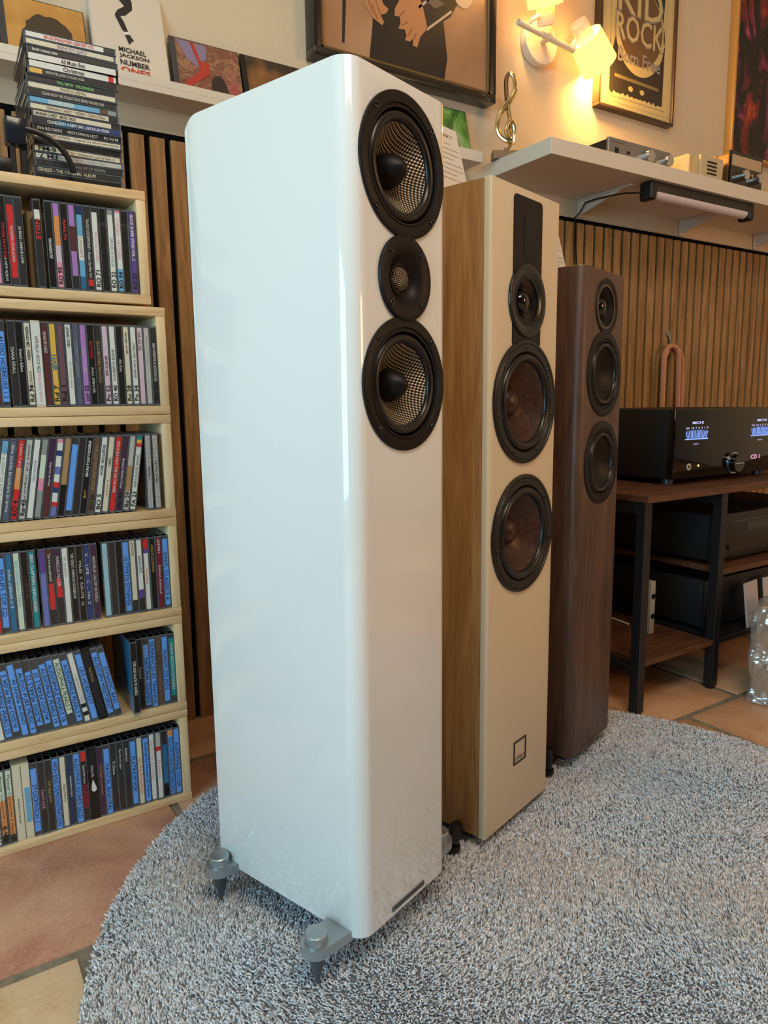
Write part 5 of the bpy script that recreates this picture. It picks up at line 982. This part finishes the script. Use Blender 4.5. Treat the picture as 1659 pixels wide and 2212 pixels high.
A = empty('power_amplifier', (1.86, 1.19, 0.1232)); tag(A, 'black power amplifier on the lower shelf behind the papers', 'amplifier')
B().box(-0.295, 0.24, -0.17, 0.165, 0.008, 0.128, 0.004, 2).obj('housing', mat('black_textured', rgb(20, 21, 22), 0.5), A)
B().box(-0.295, 0.24, -0.178, -0.17, 0.008, 0.128, 0.0015, 2).obj('front_panel', M_black_metal, A)
for sx in (-0.25, 0.2):
    for sy in (-0.13, 0.13): B().cyl((sx, sy, 0.0002), (0, 0, 1), 0.012, 0.0078, 16).obj('foot', M_black_rubber, A)
ps = empty('power_strip', (1.447, 1.085, 0.1232)); tag(ps, 'upright pale grey power strip on the lower table shelf', 'power strip')
B().box(-0.007, 0.011, -0.012, 0.014, 0.0, 0.132, 0.002, 2).obj('body', mat('grey_plastic', rgb(170, 170, 166), 0.5), ps)
for k in range(2): B().cyl((0.002, -0.012, 0.045+0.05*k), (0, -1, 0), 0.0065, 0.0015, 18).obj('socket', M_black_plastic, ps)
for pts_, lab, r_, m_ in (([(1.33, 1.491, 0.36), (1.345, 1.43, 0.31), (1.385, 1.40, 0.285), (1.42, 1.40, 0.30), (1.46, 1.40, 0.36), (1.50, 1.376, 0.47), (1.51, 1.376, 0.485)], 'black cable looping behind the table legs by the slats', 0.003, M_black_rubber),
    ([(1.30, 1.491, 0.30), (1.35, 1.46, 0.22), (1.42, 1.425, 0.19), (1.50, 1.43, 0.21), (1.58, 1.491, 0.30)], 'black cable sagging low behind the lower table shelf', 0.003, M_black_rubber),
    ([(1.355, 1.491, 0.235), (1.39, 1.47, 0.262), (1.435, 1.40, 0.268), (1.46, 1.30, 0.20), (1.468, 1.22, 0.126), (1.46, 1.15, 0.126)], 'short white cable behind the table by the slats', 0.0028, M_white_paint)):
    tag(B().tube(pts_, r_, 8).obj('cable', m_), lab, 'cable')
# paper folders leaning on the lower shelf
def leaf(x, y, z, w_, h_, rz, lean, lab, tilt=0.0):
    o = B().box(-w_/2, w_/2, 0, 0.004, 0, h_, 0.0005, 1).obj('brochure', mat('brochure_paper', rgb(196, 186, 186), 0.6)); o.location = (x, y, z); o.rotation_euler = (-lean, tilt, rz)
    tag(o, lab, 'brochure', 'brochures by the table'); B().box(-w_/2+0.01, w_/2-0.01, -0.0003, 0.0, h_*0.30, h_*0.31).obj('printed_line', mat('grey_print', rgb(110, 108, 106), 0.7), o, smooth=False)
leaf(1.712, 0.970, 0.1245, 0.066, 0.112, 0.10, 0.12, 'white brochure on the lower shelf behind the wrapped parcel', -0.02)
leaf(1.806, 0.972, 0.1245, 0.070, 0.112, -0.05, 0.12, 'white brochure standing further along the lower table shelf', -0.01)

# cardboard parcel in bubble wrap
PB = empty('wrapped_parcel', (1.655, 0.858, 0), 0.25); tag(PB, 'brown cardboard parcel wrapped in clear bubble film on the tiles', 'parcel')
B().box(-0.102, 0.102, -0.040, 0.040, 0.012, 0.222, 0.004, 2).obj('carton', mat('cardboard', rgb(186, 146, 98), 0.8), PB)
wm = bpy.data.materials.new('bubble_film'); wm.use_nodes = True; nt = wm.node_tree; nt.nodes.remove(nt.nodes['Principled BSDF'])
out_ = nt.nodes['Material Output']; tr = nt.nodes.new('ShaderNodeBsdfTransparent'); gl = nt.nodes.new('ShaderNodeBsdfGlossy'); df = nt.nodes.new('ShaderNodeBsdfDiffuse')
gl.inputs['Roughness'].default_value = 0.12; gl.inputs['Color'].default_value = (0.9, 0.92, 0.95, 1); df.inputs['Color'].default_value = (0.85, 0.85, 0.84, 1); tr.inputs['Color'].default_value = (0.97, 0.97, 0.97, 1)
m1 = nt.nodes.new('ShaderNodeMixShader'); m1.inputs[0].default_value = 0.40; nt.links.new(gl.outputs[0], m1.inputs[1]); nt.links.new(df.outputs[0], m1.inputs[2])
m2 = nt.nodes.new('ShaderNodeMixShader'); m2.inputs[0].default_value = 0.44; nt.links.new(tr.outputs[0], m2.inputs[1]); nt.links.new(m1.outputs[0], m2.inputs[2]); nt.links.new(m2.outputs[0], out_.inputs[0])
b = B(); n_u, n_v = 150, 72; ring = []
for j in range(n_v+1):
    z = 0.002+0.236*j/n_v; row = []
    for i in range(n_u):
        a_ = 2*PI*i/n_u; ca, sa = math.cos(a_), math.sin(a_); k_ = 1.0/max(abs(ca)/0.108, abs(sa)/0.046)
        bulge = 0.006*math.sin(PI*j/n_v)+0.004*math.sin(3*a_+7*z*9)+0.003*math.sin(5*a_-40*z)+0.010*max(0, 0.25-j/n_v)
        bub = 0.0040*max(0, math.sin(i*2*PI/5+(0 if (j//4) % 2 else PI))*math.sin(j*2*PI/5))
        rr = min(k_, 0.128)+bulge+bub+random.uniform(-0.0006, 0.0006)
        if j > n_v-4: rr *= 1-0.10*(j-n_v+4)
        row.append(b.bm.verts.new((rr*ca, rr*sa, z)))
    ring.append(row)
for j in range(n_v):
    for i in range(n_u): b.bm.faces.new((ring[j][i], ring[j][(i+1) % n_u], ring[j+1][(i+1) % n_u], ring[j+1][i]))
b.bm.faces.new(ring[-1])
b.obj('bubble_film', wm, PB, ang=80)
